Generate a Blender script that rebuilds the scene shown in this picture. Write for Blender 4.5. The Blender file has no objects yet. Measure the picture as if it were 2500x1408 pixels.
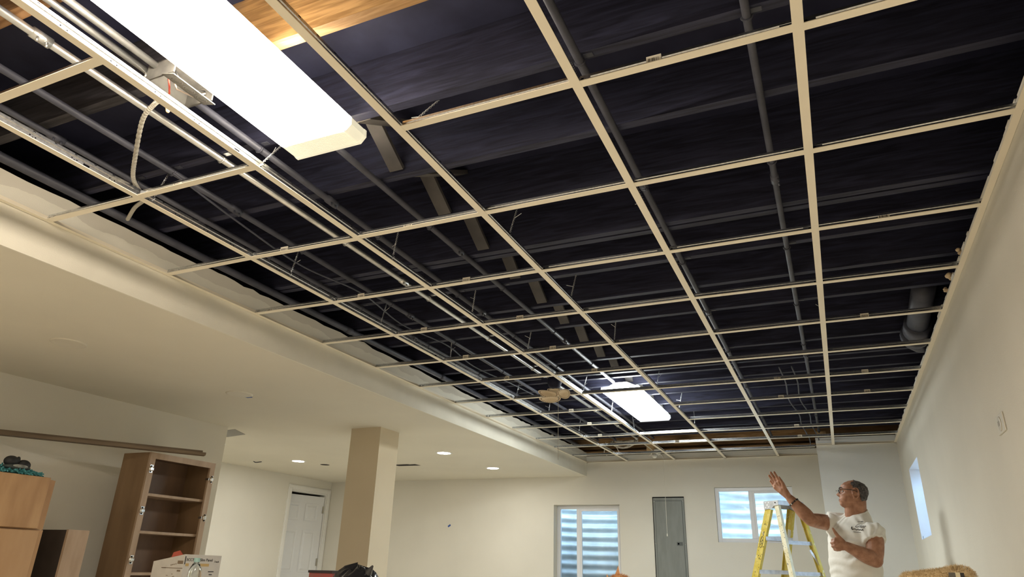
import bpy, bmesh, math, random
from math import sin, cos, pi, radians, sqrt, exp
from mathutils import Vector, Matrix, Euler

random.seed(7)
S = bpy.context.scene
COL = S.collection
PI = pi

# ------------------------------------------------------------------ camera, sky, exposure
H = 1.07                                   # lens height above the floor
cam_d = bpy.data.cameras.new('camera')
cam = bpy.data.objects.new('camera', cam_d)
COL.objects.link(cam)
S.camera = cam
cam_d.sensor_width = 36.0
cam_d.sensor_fit = 'HORIZONTAL'
cam_d.lens = 1675.6 / 2500 * 36.0
cam_d.clip_start = 0.02
YAW, PITCH, ROLL = -0.431368, 0.386443, 0.030052
_f = Vector((sin(YAW) * cos(PITCH), cos(YAW) * cos(PITCH), sin(PITCH)))
_r = Vector((cos(YAW), -sin(YAW), 0))
_u = _r.cross(_f)
_r2 = cos(ROLL) * _r + sin(ROLL) * _u
_u2 = -sin(ROLL) * _r + cos(ROLL) * _u
cam.matrix_world = Matrix(((_r2.x, _u2.x, -_f.x, 0), (_r2.y, _u2.y, -_f.y, 0), (_r2.z, _u2.z, -_f.z, H), (0, 0, 0, 1)))

world = bpy.data.worlds.new('World')
S.world = world
world.use_nodes = True
bg = world.node_tree.nodes['Background']
bg.inputs['Color'].default_value = (0.46, 0.70, 1.0, 1)
bg.inputs['Strength'].default_value = 9.0

S.view_settings.view_transform = 'Standard'
S.view_settings.look = 'None'
S.view_settings.gamma = 1
S.view_settings.exposure = 1.45

NEAR_LAMP = ((1.0, 0.88, 0.72), 23.0)      # colour, strength of the near fluorescent lens
FAR_LAMP = ((0.93, 0.985, 0.97), 18.0)
REAR_FILL = ((1.0, 0.90, 0.76), 20.0)  # added unseen fixture behind the viewer, lifts the bounced light
CAN_LAMP = ((1.0, 0.97, 0.90), 78.0)
BACK_Y = -6.3                              # wall behind the viewer

# ------------------------------------------------------------------ materials
MATS = {}


def mat(name, col, rough=0.6, metal=0.0, var=0.0, scale=8.0, bump=0.0, bscale=60.0, spec=0.5, stretch=(1, 1, 1), col2=None,
        emit=None, estr=0.0, alpha=1.0, trans=0.0, lo=0.35, hi=0.65, detail=4.0):
    if name in MATS:
        return MATS[name]
    m = bpy.data.materials.new(name)
    m.use_nodes = True
    nt = m.node_tree
    b = nt.nodes['Principled BSDF']
    b.inputs['Base Color'].default_value = (*col, 1)
    b.inputs['Roughness'].default_value = rough
    b.inputs['Metallic'].default_value = metal
    b.inputs['Specular IOR Level'].default_value = spec
    if trans:
        b.inputs['Transmission Weight'].default_value = trans
    if emit:
        b.inputs['Emission Color'].default_value = (*emit, 1)
        b.inputs['Emission Strength'].default_value = estr
    tc = nt.nodes.new('ShaderNodeTexCoord')
    mp = nt.nodes.new('ShaderNodeMapping')
    mp.inputs['Scale'].default_value = stretch
    nt.links.new(tc.outputs['Object'], mp.inputs['Vector'])
    if var > 0 or col2:
        n = nt.nodes.new('ShaderNodeTexNoise')
        n.inputs['Scale'].default_value = scale
        n.inputs['Detail'].default_value = detail
        nt.links.new(mp.outputs['Vector'], n.inputs['Vector'])
        r = nt.nodes.new('ShaderNodeValToRGB')
        r.color_ramp.elements[0].position = lo
        r.color_ramp.elements[1].position = hi
        if col2:
            a, c = col, col2
        else:
            a = tuple(max(0, x * (1 - var)) for x in col)
            c = tuple(min(1, x * (1 + var)) for x in col)
        r.color_ramp.elements[0].color = (*a, 1)
        r.color_ramp.elements[1].color = (*c, 1)
        nt.links.new(n.outputs['Fac'], r.inputs['Fac'])
        nt.links.new(r.outputs['Color'], b.inputs['Base Color'])
    if bump > 0:
        n2 = nt.nodes.new('ShaderNodeTexNoise')
        n2.inputs['Scale'].default_value = bscale
        n2.inputs['Detail'].default_value = 3
        nt.links.new(mp.outputs['Vector'], n2.inputs['Vector'])
        bp = nt.nodes.new('ShaderNodeBump')
        bp.inputs['Strength'].default_value = bump
        bp.inputs['Distance'].default_value = 0.01
        nt.links.new(n2.outputs['Fac'], bp.inputs['Height'])
        nt.links.new(bp.outputs['Normal'], b.inputs['Normal'])
    MATS[name] = m
    return m


def emitter(name, col, strength):
    m = bpy.data.materials.new(name)
    m.use_nodes = True
    nt = m.node_tree
    b = nt.nodes['Principled BSDF']
    b.inputs['Base Color'].default_value = (0.8, 0.8, 0.8, 1)
    b.inputs['Emission Color'].default_value = (*col, 1)
    b.inputs['Emission Strength'].default_value = strength
    MATS[name] = m
    return m


def glass_mat():
    m = bpy.data.materials.new('window_glass')
    m.use_nodes = True
    nt = m.node_tree
    nt.nodes.clear()
    o = nt.nodes.new('ShaderNodeOutputMaterial')
    t = nt.nodes.new('ShaderNodeBsdfTransparent')
    t.inputs['Color'].default_value = (0.93, 0.96, 0.97, 1)
    g = nt.nodes.new('ShaderNodeBsdfGlossy')
    g.inputs['Roughness'].default_value = 0.02
    mx = nt.nodes.new('ShaderNodeMixShader')
    fr = nt.nodes.new('ShaderNodeFresnel')
    fr.inputs['IOR'].default_value = 1.35
    nt.links.new(fr.outputs[0], mx.inputs[0])
    nt.links.new(t.outputs[0], mx.inputs[1])
    nt.links.new(g.outputs[0], mx.inputs[2])
    nt.links.new(mx.outputs[0], o.inputs['Surface'])
    return m


def paint_over_wood(name, raw, paint, axis_expr, bare=None):
    """black spray paint over raw timber; axis_expr = (scale, low, high) of the noise that leaves timber bare"""
    m = bpy.data.materials.new(name)
    m.use_nodes = True
    nt = m.node_tree
    b = nt.nodes['Principled BSDF']
    b.inputs['Roughness'].default_value = 0.62
    b.inputs['Specular IOR Level'].default_value = 0.3
    tc = nt.nodes.new('ShaderNodeTexCoord')
    mp = nt.nodes.new('ShaderNodeMapping')
    mp.inputs['Scale'].default_value = (1.2, 14, 14)
    nt.links.new(tc.outputs['Object'], mp.inputs['Vector'])
    g = nt.nodes.new('ShaderNodeTexNoise')
    g.inputs['Scale'].default_value = 3.0
    g.inputs['Detail'].default_value = 6
    g.inputs['Distortion'].default_value = 1.2
    nt.links.new(mp.outputs['Vector'], g.inputs['Vector'])
    rr = nt.nodes.new('ShaderNodeValToRGB')
    rr.color_ramp.elements[0].color = (raw[0] * .55, raw[1] * .5, raw[2] * .42, 1)
    rr.color_ramp.elements[0].position = .36
    rr.color_ramp.elements[1].color = (*raw, 1)
    rr.color_ramp.elements[1].position = .62
    nt.links.new(g.outputs['Fac'], rr.inputs['Fac'])
    pr = nt.nodes.new('ShaderNodeValToRGB')
    pr.color_ramp.elements[0].color = (*[c * .6 for c in paint], 1)
    pr.color_ramp.elements[0].position = .35
    pr.color_ramp.elements[1].color = (*[c * 1.7 for c in paint], 1)
    pr.color_ramp.elements[1].position = .75
    nt.links.new(g.outputs['Fac'], pr.inputs['Fac'])
    sc, lo, hi = axis_expr
    n = nt.nodes.new('ShaderNodeTexNoise')
    n.inputs['Scale'].default_value = sc
    n.inputs['Detail'].default_value = 5
    nt.links.new(tc.outputs['Object'], n.inputs['Vector'])
    r2 = nt.nodes.new('ShaderNodeValToRGB')
    r2.color_ramp.elements[0].position = lo
    r2.color_ramp.elements[1].position = hi
    nt.links.new(n.outputs['Fac'], r2.inputs['Fac'])
    mx = nt.nodes.new('ShaderNodeMix')
    mx.data_type = 'RGBA'
    fac = r2.outputs['Color']
    if bare:            # the painter missed this stretch of the timber
        sp = nt.nodes.new('ShaderNodeSeparateXYZ')
        nt.links.new(tc.outputs['Object'], sp.inputs[0])
        wob = nt.nodes.new('ShaderNodeMath')
        wob.operation = 'MULTIPLY_ADD'
        wob.inputs[1].default_value = .5
        nt.links.new(n.outputs['Fac'], wob.inputs[0])
        nt.links.new(sp.outputs['X'], wob.inputs[2])
        lo_, hi_ = nt.nodes.new('ShaderNodeMapRange'), nt.nodes.new('ShaderNodeMapRange')
        for node, a_, b_ in ((lo_, bare[0] + .15, bare[0] + .30), (hi_, bare[1] + .55, bare[1] + .20)):
            node.inputs['From Min'].default_value = a_
            node.inputs['From Max'].default_value = b_
            nt.links.new(wob.outputs[0], node.inputs['Value'])
        mu = nt.nodes.new('ShaderNodeMath')
        mu.operation = 'MULTIPLY'
        nt.links.new(lo_.outputs[0], mu.inputs[0])
        nt.links.new(hi_.outputs[0], mu.inputs[1])
        fac = mu.outputs[0]
    nt.links.new(fac, mx.inputs['Factor'])
    nt.links.new(pr.outputs['Color'], mx.inputs['A'])
    nt.links.new(rr.outputs['Color'], mx.inputs['B'])
    nt.links.new(mx.outputs['Result'], b.inputs['Base Color'])
    bp = nt.nodes.new('ShaderNodeBump')
    bp.inputs['Strength'].default_value = .35
    bp.inputs['Distance'].default_value = .004
    nt.links.new(g.outputs['Fac'], bp.inputs['Height'])
    nt.links.new(bp.outputs['Normal'], b.inputs['Normal'])
    MATS[name] = m
    return m


WALL = mat('wall_paint', (0.74, 0.71, 0.625), .75, var=.03, scale=1.5, bump=.10, bscale=220, spec=.25)
CEIL = mat('ceiling_paint', (0.73, 0.69, 0.58), .8, var=.03, scale=1.2, bump=.12, bscale=200, spec=.2)
MUD = mat('drywall_with_mud', (0.66, 0.61, 0.50), .85, scale=5.5, col2=(0.78, 0.75, 0.67), lo=.46, hi=.52, bump=.15, bscale=90, spec=.15, detail=8)
WALL_DAYLIT = mat('wall_daylight_tint', (0.72, 0.72, 0.69), .75, var=.03, scale=1.5, bump=.1, bscale=220, spec=.25)  # wall paint with the grey cast of window daylight put into it
PILLAR = mat('pillar_paint', (0.66, 0.57, 0.42), .75, var=.03, scale=1.5, bump=.1, bscale=220, spec=.25)
FLOOR = mat('floor_carpet', (0.72, 0.67, 0.58), .9, var=.10, scale=30, bump=.2, bscale=120, spec=.1)
WHITE = mat('white_trim', (0.80, 0.79, 0.75), .45, var=.02, scale=3)
DOORW = mat('door_white', (0.74, 0.75, 0.76), .45, var=.02, scale=3)
VINYL = mat('vinyl_white', (0.80, 0.81, 0.84), .35, var=.02, scale=3)
BLACK = mat('black_paint_glare_tint', (0.014, 0.015, 0.036), .7, scale=9, col2=(0.022, 0.024, 0.052), spec=.3)  # black paint; its blue imitates lens glare round the near light
DARKP = mat('black_pipe_paint', (0.042, 0.044, 0.060), .5, scale=9, col2=(0.066, 0.068, 0.090), spec=.45)
JOIST = paint_over_wood('joist_paint_glare_tint', (0.42, 0.26, 0.12), (0.027, 0.028, 0.052), (1.3, .70, .80))  # joist paint carries the same glare blue in its colour
JOISTB = paint_over_wood('joist_half_bare', (0.46, 0.27, 0.11), (0.036, 0.034, 0.040), (1.1, .40, .56), (-1.55, -.75))
JOISTC = paint_over_wood('joist_bare_patch', (0.40, 0.22, 0.10), (0.032, 0.030, 0.038), (1.1, .40, .56), (-2.65, -1.45))
RAW = paint_over_wood('raw_timber', (0.40, 0.24, 0.11), (0.06, 0.035, 0.018), (1.5, .25, .45))
BRACE = mat('brace_timber', (0.050, 0.046, 0.046), .6, scale=5, col2=(0.10, 0.09, 0.085), stretch=(1, 1, 1))
CREAM = mat('tee_cream', (0.90, 0.82, 0.66), .40, var=.03, scale=4, spec=.5)
GALV = mat('galvanized', (0.58, 0.59, 0.60), .24, metal=1.0, scale=120, col2=(0.80, 0.81, 0.82))
DARKHOLE = mat('dark_hole', (0.004, 0.004, 0.005), .9, spec=.05)
STICK = mat('sticker_white', (0.80, 0.74, 0.62), .6, var=.03)
STICKK = mat('sticker_ink', (0.12, 0.10, 0.08), .6)
CONDUIT = mat('conduit_steel', (0.60, 0.60, 0.58), .30, metal=.9, scale=20, col2=(0.75, 0.75, 0.73))
BOXM = mat('box_steel', (0.42, 0.41, 0.38), .40, metal=.8, scale=25, col2=(0.62, 0.61, 0.57))
GLASS = glass_mat()
WIRE = mat('hanger_wire', (0.72, 0.73, 0.74), .3, metal=.8, var=.1)
CORR = mat('corrugated_steel', (0.60, 0.64, 0.66), .42, metal=.35, scale=7, col2=(0.74, 0.77, 0.78), detail=7)
TAPE = mat('blue_tape', (0.03, 0.09, 0.34), .6, var=.1)
PANELG = mat('panel_grey', (0.22, 0.235, 0.22), .42, metal=.1, var=.06, scale=5, stretch=(6, 6, 1))
PANELD = mat('panel_dark', (0.10, 0.11, 0.105), .45, var=.05)
WOODC = mat('cabinet_maple', (0.38, 0.21, 0.095), .5, scale=3.2, col2=(0.52, 0.32, 0.16), stretch=(3, 3, .7), bump=.05, bscale=40)
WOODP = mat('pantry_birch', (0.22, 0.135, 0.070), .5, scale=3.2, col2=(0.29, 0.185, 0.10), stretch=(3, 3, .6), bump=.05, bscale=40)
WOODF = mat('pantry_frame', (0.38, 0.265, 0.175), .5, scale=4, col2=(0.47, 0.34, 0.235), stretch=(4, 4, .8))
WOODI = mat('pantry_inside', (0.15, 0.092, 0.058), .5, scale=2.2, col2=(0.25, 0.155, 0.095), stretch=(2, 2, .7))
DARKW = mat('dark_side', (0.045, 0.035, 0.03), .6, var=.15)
RAILW = mat('rail_brown', (0.13, 0.09, 0.055), .6, scale=4, col2=(0.18, 0.13, 0.08), stretch=(1, 1, 5))
HINGE = mat('nickel', (0.72, 0.72, 0.70), .25, metal=1.0, var=.05)
BRASSY = mat('satin_nickel', (0.50, 0.48, 0.42), .35, metal=.9, var=.05)
LENS_N = emitter('near_lens', *NEAR_LAMP)
LENS_FILL = emitter('rear_fill_lens', *REAR_FILL)
LENS_F = emitter('far_lens', *FAR_LAMP)
LENSE = mat('lens_end_acrylic', (0.50, 0.48, 0.38), .3, var=.03, emit=(1.0, .92, .68), estr=.22)
LENSEF = mat('lens_end_acrylic_cool', (0.60, 0.62, 0.64), .3, var=.03, emit=(.85, .95, 1.0), estr=.30)
CANL = emitter('can_lens', *CAN_LAMP)
CANOFF = mat('can_off', (0.70, 0.66, 0.555), .5, var=.02)


# ------------------------------------------------------------------ mesh builder
class MB:
    def __init__(s):
        s.v, s.f, s.mi = [], [], []

    def add(s, vs, fs, m=0):
        o = len(s.v)
        s.v += [tuple(v) for v in vs]
        for f in fs:
            s.f.append(tuple(i + o for i in f))
            s.mi.append(m)
        return s

    def box(s, x0, x1, y0, y1, z0, z1, m=0):
        vs = [(x, y, z) for z in (z0, z1) for y in (y0, y1) for x in (x0, x1)]
        return s.add(vs, [(0, 2, 3, 1), (4, 5, 7, 6), (0, 1, 5, 4), (2, 6, 7, 3), (0, 4, 6, 2), (1, 3, 7, 5)], m)

    def obox(s, c, ax, hs, m=0):
        c = Vector(c)
        a = [Vector(v).normalized() * h for v, h in zip(ax, hs)]
        vs = []
        for k in (-1, 1):
            for j in (-1, 1):
                for i in (-1, 1):
                    vs.append(c + a[0] * i + a[1] * j + a[2] * k)
        return s.add(vs, [(0, 2, 3, 1), (4, 5, 7, 6), (0, 1, 5, 4), (2, 6, 7, 3), (0, 4, 6, 2), (1, 3, 7, 5)], m)

    def bar(s, p0, p1, w, h, up=(0, 0, 1), m=0):
        p0, p1 = Vector(p0), Vector(p1)
        d = p1 - p0
        side = d.cross(Vector(up))
        if side.length < 1e-6:
            side = Vector((1, 0, 0))
        side.normalize()
        u = side.cross(d).normalized()
        return s.obox((p0 + p1) / 2, (d, side, u), (d.length / 2, w / 2, h / 2), m)

    def tube(s, pts, r, n=10, m=0, cap=True):
        pts = [Vector(p) for p in pts]
        rs = r if isinstance(r, (list, tuple)) else [r] * len(pts)
        prev = None
        rings = []
        for i, p in enumerate(pts):
            if i == 0:
                t = pts[1] - p
            elif i == len(pts) - 1:
                t = p - pts[i - 1]
            else:
                t = (pts[i + 1] - pts[i - 1])
            t.normalize()
            if prev is None:
                a = t.orthogonal().normalized()
            else:
                a = (prev - t * prev.dot(t))
                if a.length < 1e-6:
                    a = t.orthogonal()
                a.normalize()
            prev = a
            b = t.cross(a)
            rings.append([p + (a * cos(2 * PI * k / n) + b * sin(2 * PI * k / n)) * rs[i] for k in range(n)])
        return s.loft(rings, m, cap)

    def loft(s, rings, m=0, cap=True):
        n = len(rings[0])
        vs = [v for r in rings for v in r]
        fs = []
        for i in range(len(rings) - 1):
            for k in range(n):
                a, b = i * n + k, i * n + (k + 1) % n
                fs.append((a, b, b + n, a + n))
        if cap:
            fs.append(tuple(range(n - 1, -1, -1)))
            fs.append(tuple((len(rings) - 1) * n + k for k in range(n)))
        return s.add(vs, fs, m)

    def lathe(s, prof, c=(0, 0, 0), axis=(0, 0, 1), n=24, m=0, cap=True):
        ax = Vector(axis).normalized()
        a = ax.orthogonal().normalized()
        b = ax.cross(a)
        c = Vector(c)
        rings = [[c + ax * z + (a * cos(2 * PI * k / n) + b * sin(2 * PI * k / n)) * max(r, 1e-4) for k in range(n)] for r, z in prof]
        return s.loft(rings, m, cap)

    def ell(s, c, r, n=16, k=10, m=0, rot=None):
        c = Vector(c)
        rings = []
        for i in range(k + 1):
            th = PI * (i + .02) / (k + .04)
            ring = []
            for j in range(n):
                ph = 2 * PI * j / n
                v = Vector((r[0] * sin(th) * cos(ph), r[1] * sin(th) * sin(ph), -r[2] * cos(th)))
                if rot:
                    v = rot @ v
                ring.append(c + v)
            rings.append(ring)
        return s.loft(rings, m)

    def capsule(s, p0, p1, r0, r1, n=14, m=0):
        p0, p1 = Vector(p0), Vector(p1)
        d = (p1 - p0).normalized()
        pts, rs = [], []
        for i in range(5):
            a = PI / 2 * (1 - i / 4)
            pts.append(p0 - d * r0 * sin(a))
            rs.append(max(r0 * cos(a), r0 * .05))
        for i in range(5):
            a = PI / 2 * i / 4
            pts.append(p1 + d * r1 * sin(a))
            rs.append(max(r1 * cos(a), r1 * .05))
        return s.tube(pts, rs, n, m)

    def prism(s, poly, axis, d0, d1, m=0):
        """poly = list of 2d points; axis 'x','y','z' = direction of extrusion"""
        def p3(q, d):
            if axis == 'x':
                return (d, q[0], q[1])
            if axis == 'y':
                return (q[0], d, q[1])
            return (q[0], q[1], d)
        n = len(poly)
        vs = [p3(q, d0) for q in poly] + [p3(q, d1) for q in poly]
        fs = [tuple(range(n)), tuple(range(2 * n - 1, n - 1, -1))]
        for k in range(n):
            fs.append((k, k + n, (k + 1) % n + n, (k + 1) % n))
        return s.add(vs, fs, m)

    def build(s, name, mats, parent=None, smooth=False, bevel=0, loc=None):
        me = bpy.data.meshes.new(name)
        vs = s.v
        if loc is not None:
            L = Vector(loc)
            vs = [tuple(Vector(v) - L) for v in vs]
        me.from_pydata(vs, [], s.f)
        if not isinstance(mats, (list, tuple)):
            mats = [mats]
        for mm in mats:
            me.materials.append(mm)
        if len(mats) > 1:
            me.polygons.foreach_set('material_index', s.mi)
        bm = bmesh.new()
        bm.from_mesh(me)
        bmesh.ops.recalc_face_normals(bm, faces=bm.faces)
        bm.to_mesh(me)
        bm.free()
        if smooth:
            me.polygons.foreach_set('use_smooth', [True] * len(me.polygons))
        o = bpy.data.objects.new(name, me)
        COL.objects.link(o)
        if loc is not None:
            o.location = loc
        if parent:
            o.parent = parent
            o.matrix_parent_inverse = Matrix.Translation(-Vector(parent.location))
        if bevel:
            b = o.modifiers.new('bevel', 'BEVEL')
            b.width = bevel
            b.segments = 2
            b.limit_method = 'ANGLE'
        return o


def tag(o, label=None, cat=None, group=None, kind=None):
    if label:
        o['label'] = label
    if cat:
        o['category'] = cat
    if group:
        o['group'] = group
    if kind:
        o['kind'] = kind
    return o


def thing(name, label, cat, loc=(0, 0, 0), group=None):
    o = bpy.data.objects.new(name, None)
    o.empty_display_size = .05
    COL.objects.link(o)
    o.location = loc
    return tag(o, label, cat, group)


def struct(name, mb, m, label=None, cat='wall', smooth=False):
    o = mb.build(name, m, smooth=smooth)
    o['kind'] = 'structure'
    if label:
        o['label'] = label
        o['category'] = cat
    return o


def text_mesh(name, body, size, origin, right, up, m, parent, extrude=.0006, shear=0.0, align='LEFT'):
    cu = bpy.data.curves.new('tmp_text', 'FONT')
    cu.body = body
    cu.size = size
    cu.shear = shear
    cu.extrude = extrude
    cu.align_x = align
    ob = bpy.data.objects.new('tmp_text', cu)
    COL.objects.link(ob)
    dg = bpy.context.evaluated_depsgraph_get()
    me = bpy.data.meshes.new_from_object(ob.evaluated_get(dg))
    bpy.data.objects.remove(ob)
    bpy.data.curves.remove(cu)
    r, u = Vector(right).normalized(), Vector(up).normalized()
    n = r.cross(u)
    O = Vector(origin)
    for v in me.vertices:
        v.co = O + r * v.co.x + u * v.co.y + n * v.co.z
    me.materials.clear()
    me.materials.append(m)
    o = bpy.data.objects.new(name, me)
    COL.objects.link(o)
    if parent:
        o.parent = parent
        o.matrix_parent_inverse = Matrix.Translation(-Vector(parent.location))
    return o


ORD = ['first', 'second', 'third', 'fourth', 'fifth', 'sixth', 'seventh', 'eighth', 'ninth', 'tenth', 'eleventh', 'twelfth',
       'thirteenth', 'fourteenth', 'fifteenth', 'sixteenth', 'seventeenth', 'eighteenth', 'nineteenth', 'twentieth', 'twenty-first', 'twenty-second']

# ------------------------------------------------------------------ room shell
GZ = 1.316 + H                 # underside of the ceiling grid
LZ = 1.145 + H                 # dropped drywall ceiling
JZ = 1.50 + H                  # underside of the joists
SX, RX, BY = -2.92, 0.675, 8.87   # soffit face, right wall, back wall
LX, DX, LEND = -5.09, -7.05, 4.79  # left wall, door wall, where the left wall ends
TOPW = 1.40 + H                # top of the drywall above the grid

struct('floor', MB().box(-8.6, 1.3, BACK_Y - .3, 9.3, -.1, 0), FLOOR, 'beige floor of the basement room', 'floor')


def wall_y(mb, y0, y1, x0, x1, z0, z1, holes):
    """wall slab spanning x0..x1 with rectangular holes (x0,x1,z0,z1)"""
    xs = sorted(holes)
    cur = x0
    for hx0, hx1, hz0, hz1 in xs:
        mb.box(cur, hx0, y0, y1, z0, z1)
        mb.box(hx0, hx1, y0, y1, z0, hz0)
        mb.box(hx0, hx1, y0, y1, hz1, z1)
        cur = hx1
    mb.box(cur, x1, y0, y1, z0, z1)


W1 = (-3.381, -2.490, .62, 1.858)
W2 = (-1.304, -0.422, 1.420, 2.043)
mb = MB()
wall_y(mb, BY, BY + .20, DX - .2, 1.2, 0, TOPW, [W1, W2])
struct('wall_back', mb, WALL, 'beige back wall with two windows and a grey panel', 'wall')
# wall that steps forward beside the man
struct('wall_bump', MB().box(-.094, RX, 8.20, BY, 0, TOPW), WALL_DAYLIT, 'pale projecting wall behind the man', 'wall')
# right wall with its deep window
WR = (6.62, 7.44, 1.402, 2.017)
mb = MB()
mb.box(RX, RX + .26, BACK_Y, WR[0], 0, 1.375 + H)
mb.box(RX, RX + .26, WR[0], WR[1], 0, WR[2])
mb.box(RX, RX + .26, WR[0], WR[1], WR[3], 1.375 + H)
mb.box(RX, RX + .26, WR[1], BY, 0, 1.375 + H)
struct('wall_right', mb, WALL, 'beige right wall with narrow bright window', 'wall')
# ragged drywall edge on top of the right wall
mb = MB()
y = -1.0
while y < BY - .05:
    d = random.uniform(.03, .12)
    z = 1.375 + H + random.choice([.004, .008, .012, .006, .02])
    mb.box(RX + .001, RX + .012, y, min(y + d, BY), 1.37 + H, z)
    y += d
struct('trim_right', mb, MUD, 'ragged drywall edge along the top of the right wall', 'trim')

# soffit face with ragged top, dropped ceiling, left wall, door wall, front wall
mb = MB()
top = []
y = BACK_Y
while y < BY:
    top.append((y, 1.452 + H + random.uniform(-.006, .006) + (.02 if random.random() < .07 else 0)))
    y += random.uniform(.04, .12)
top.append((BY, 1.45 + H))
for i in range(len(top) - 1):
    (ya, za), (yb, zb) = top[i], top[i + 1]
    mb.add([(SX, ya, LZ), (SX, yb, LZ), (SX, yb, zb), (SX, ya, za), (SX - .013, ya, LZ), (SX - .013, yb, LZ), (SX - .013, yb, zb), (SX - .013, ya, za)],
           [(0, 1, 2, 3), (7, 6, 5, 4), (3, 2, 6, 7), (0, 4, 5, 1)])
# material: painted below the grid, bare drywall with joint compound above it
m = mat('soffit_board', (0.78, 0.745, 0.64), .75, var=.02, bump=.08, bscale=200, spec=.25)
nt = m.node_tree
tcz = nt.nodes.new('ShaderNodeTexCoord')
sep = nt.nodes.new('ShaderNodeSeparateXYZ')
nt.links.new(tcz.outputs['Object'], sep.inputs[0])
nz = nt.nodes.new('ShaderNodeTexNoise')
nz.inputs['Scale'].default_value = 5
nz.inputs['Detail'].default_value = 9
nt.links.new(tcz.outputs['Object'], nz.inputs['Vector'])
ma = nt.nodes.new('ShaderNodeMath')
ma.operation = 'MULTIPLY_ADD'
ma.inputs[1].default_value = .10
nt.links.new(nz.outputs['Fac'], ma.inputs[0])
nt.links.new(sep.outputs['Z'], ma.inputs[2])
gt = nt.nodes.new('ShaderNodeMath')
gt.operation = 'GREATER_THAN'
gt.inputs[1].default_value = 1.445 + H
nt.links.new(ma.outputs[0], gt.inputs[0])
bs = nt.nodes['Principled BSDF']
src = bs.inputs['Base Color'].links[0].from_socket
mx = nt.nodes.new('ShaderNodeMix')
mx.data_type = 'RGBA'
nt.links.new(gt.outputs[0], mx.inputs['Factor'])
nt.links.new(src, mx.inputs['A'])
mx.inputs['B'].default_value = (0.66, 0.62, 0.53, 1)
nt.links.new(mx.outputs['Result'], bs.inputs['Base Color'])
struct('wall_soffit', mb, m, 'painted soffit face along the left of the ceiling grid', 'wall')

struct('ceiling', MB().box(DX - .2, SX - .0125, BACK_Y, BY, LZ, LZ + .03), CEIL, 'dropped beige drywall ceiling on the left', 'ceiling')
struct('wall_left', MB().box(DX - .15, LX, BACK_Y, LEND, 0, LZ), WALL, 'beige left wall behind the cabinets', 'wall')
DOOR = (7.99, 8.79, 0.0, 2.03)
mb = MB()
mb.box(DX - .12, DX, LEND, DOOR[0], 0, LZ)
mb.box(DX - .12, DX, DOOR[0], DOOR[1], DOOR[3], LZ)
mb.box(DX - .12, DX, DOOR[1], BY, 0, LZ)
struct('wall_door', mb, WALL, 'beige side wall with the white door', 'wall')
mb = MB()
mb.box(DX - 1.3, DX - 1.25, 7, 9.3, 0, LZ + .1)
mb.box(DX - 1.3, DX - .12, 6.95, 7.0, 0, LZ + .1)
mb.box(DX - 1.3, DX - .2, BY + .2, BY + .25, 0, LZ + .1)
mb.box(DX - 1.3, DX - .12, 7, 9.1, LZ, LZ + .03)
struct('wall_beyond', mb, WALL, 'plain walls of the room beyond the door', 'wall')
struct('wall_front', MB().box(DX - .2, 1.2, BACK_Y - .1, BACK_Y, 0, 2.9), WALL, 'wall behind the viewer', 'wall')
# black void: subfloor above, block walls round the joist ends
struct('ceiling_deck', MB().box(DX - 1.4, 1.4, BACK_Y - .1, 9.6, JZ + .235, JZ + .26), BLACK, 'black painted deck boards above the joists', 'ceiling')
mb = MB()
mb.box(.93, 1.1, BACK_Y, 9.5, 1.375 + H, JZ + .235)
mb.box(-3.62, -3.60, BACK_Y, 9.5, LZ + .03, JZ + .235)
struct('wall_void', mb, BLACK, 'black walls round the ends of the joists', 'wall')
struct('wall_rim', MB().box(-3.6, 1.1, 9.06, 9.12, TOPW - .02, JZ + .235), RAW, 'bare timber rim at the far end of the joists', 'wall')

# pillar
p = MB().box(-3.955, -3.635, 5.165, 5.465, 0, LZ).build('pillar', PILLAR)
tag(p, 'square tan painted pillar holding up the dropped ceiling', 'pillar', kind='structure')

# wall angle round the grid
def wall_angle(name, p0, p1, inward, label):
    p0, p1, inn = Vector(p0), Vector(p1), Vector(inward)
    mb = MB()
    d = p1 - p0
    mid = (p0 + p1) / 2
    mb.obox(mid + inn * .012 + Vector((0, 0, .001)), (d, inn, (0, 0, 1)), (d.length / 2, .012, .001))
    mb.obox(mid + inn * .0012 + Vector((0, 0, .013)), (d, inn, (0, 0, 1)), (d.length / 2, .0012, .012))
    o = mb.build(name, CREAM)
    tag(o, label, 'wall angle')
    return o


wall_angle('wall_angle', (SX + .001, -1, GZ), (SX + .001, BY, GZ), (1, 0, 0), 'long cream wall angle fixed along the left soffit face')
wall_angle('wall_angle', (RX - .001, -1, GZ), (RX - .001, 8.2, GZ), (-1, 0, 0), 'long cream wall angle fixed along the right wall')
wall_angle('wall_angle', (SX, BY - .001, GZ), (-.094, BY - .001, GZ), (0, -1, 0), 'cream wall angle along the top of the back wall')
wall_angle('wall_angle', (-.094, 8.199, GZ), (RX, 8.199, GZ), (0, -1, 0), 'short cream wall angle above the projecting pale wall')

# ------------------------------------------------------------------ suspended grid
MAINX = [-2.357, -1.752, -1.138, -.530, .076]
ROWY = [.95, 1.557, 2.175, 2.79, 3.395, 4.00, 4.60, 5.21, 5.82, 6.44, 7.07, 7.645, 8.28]


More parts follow.
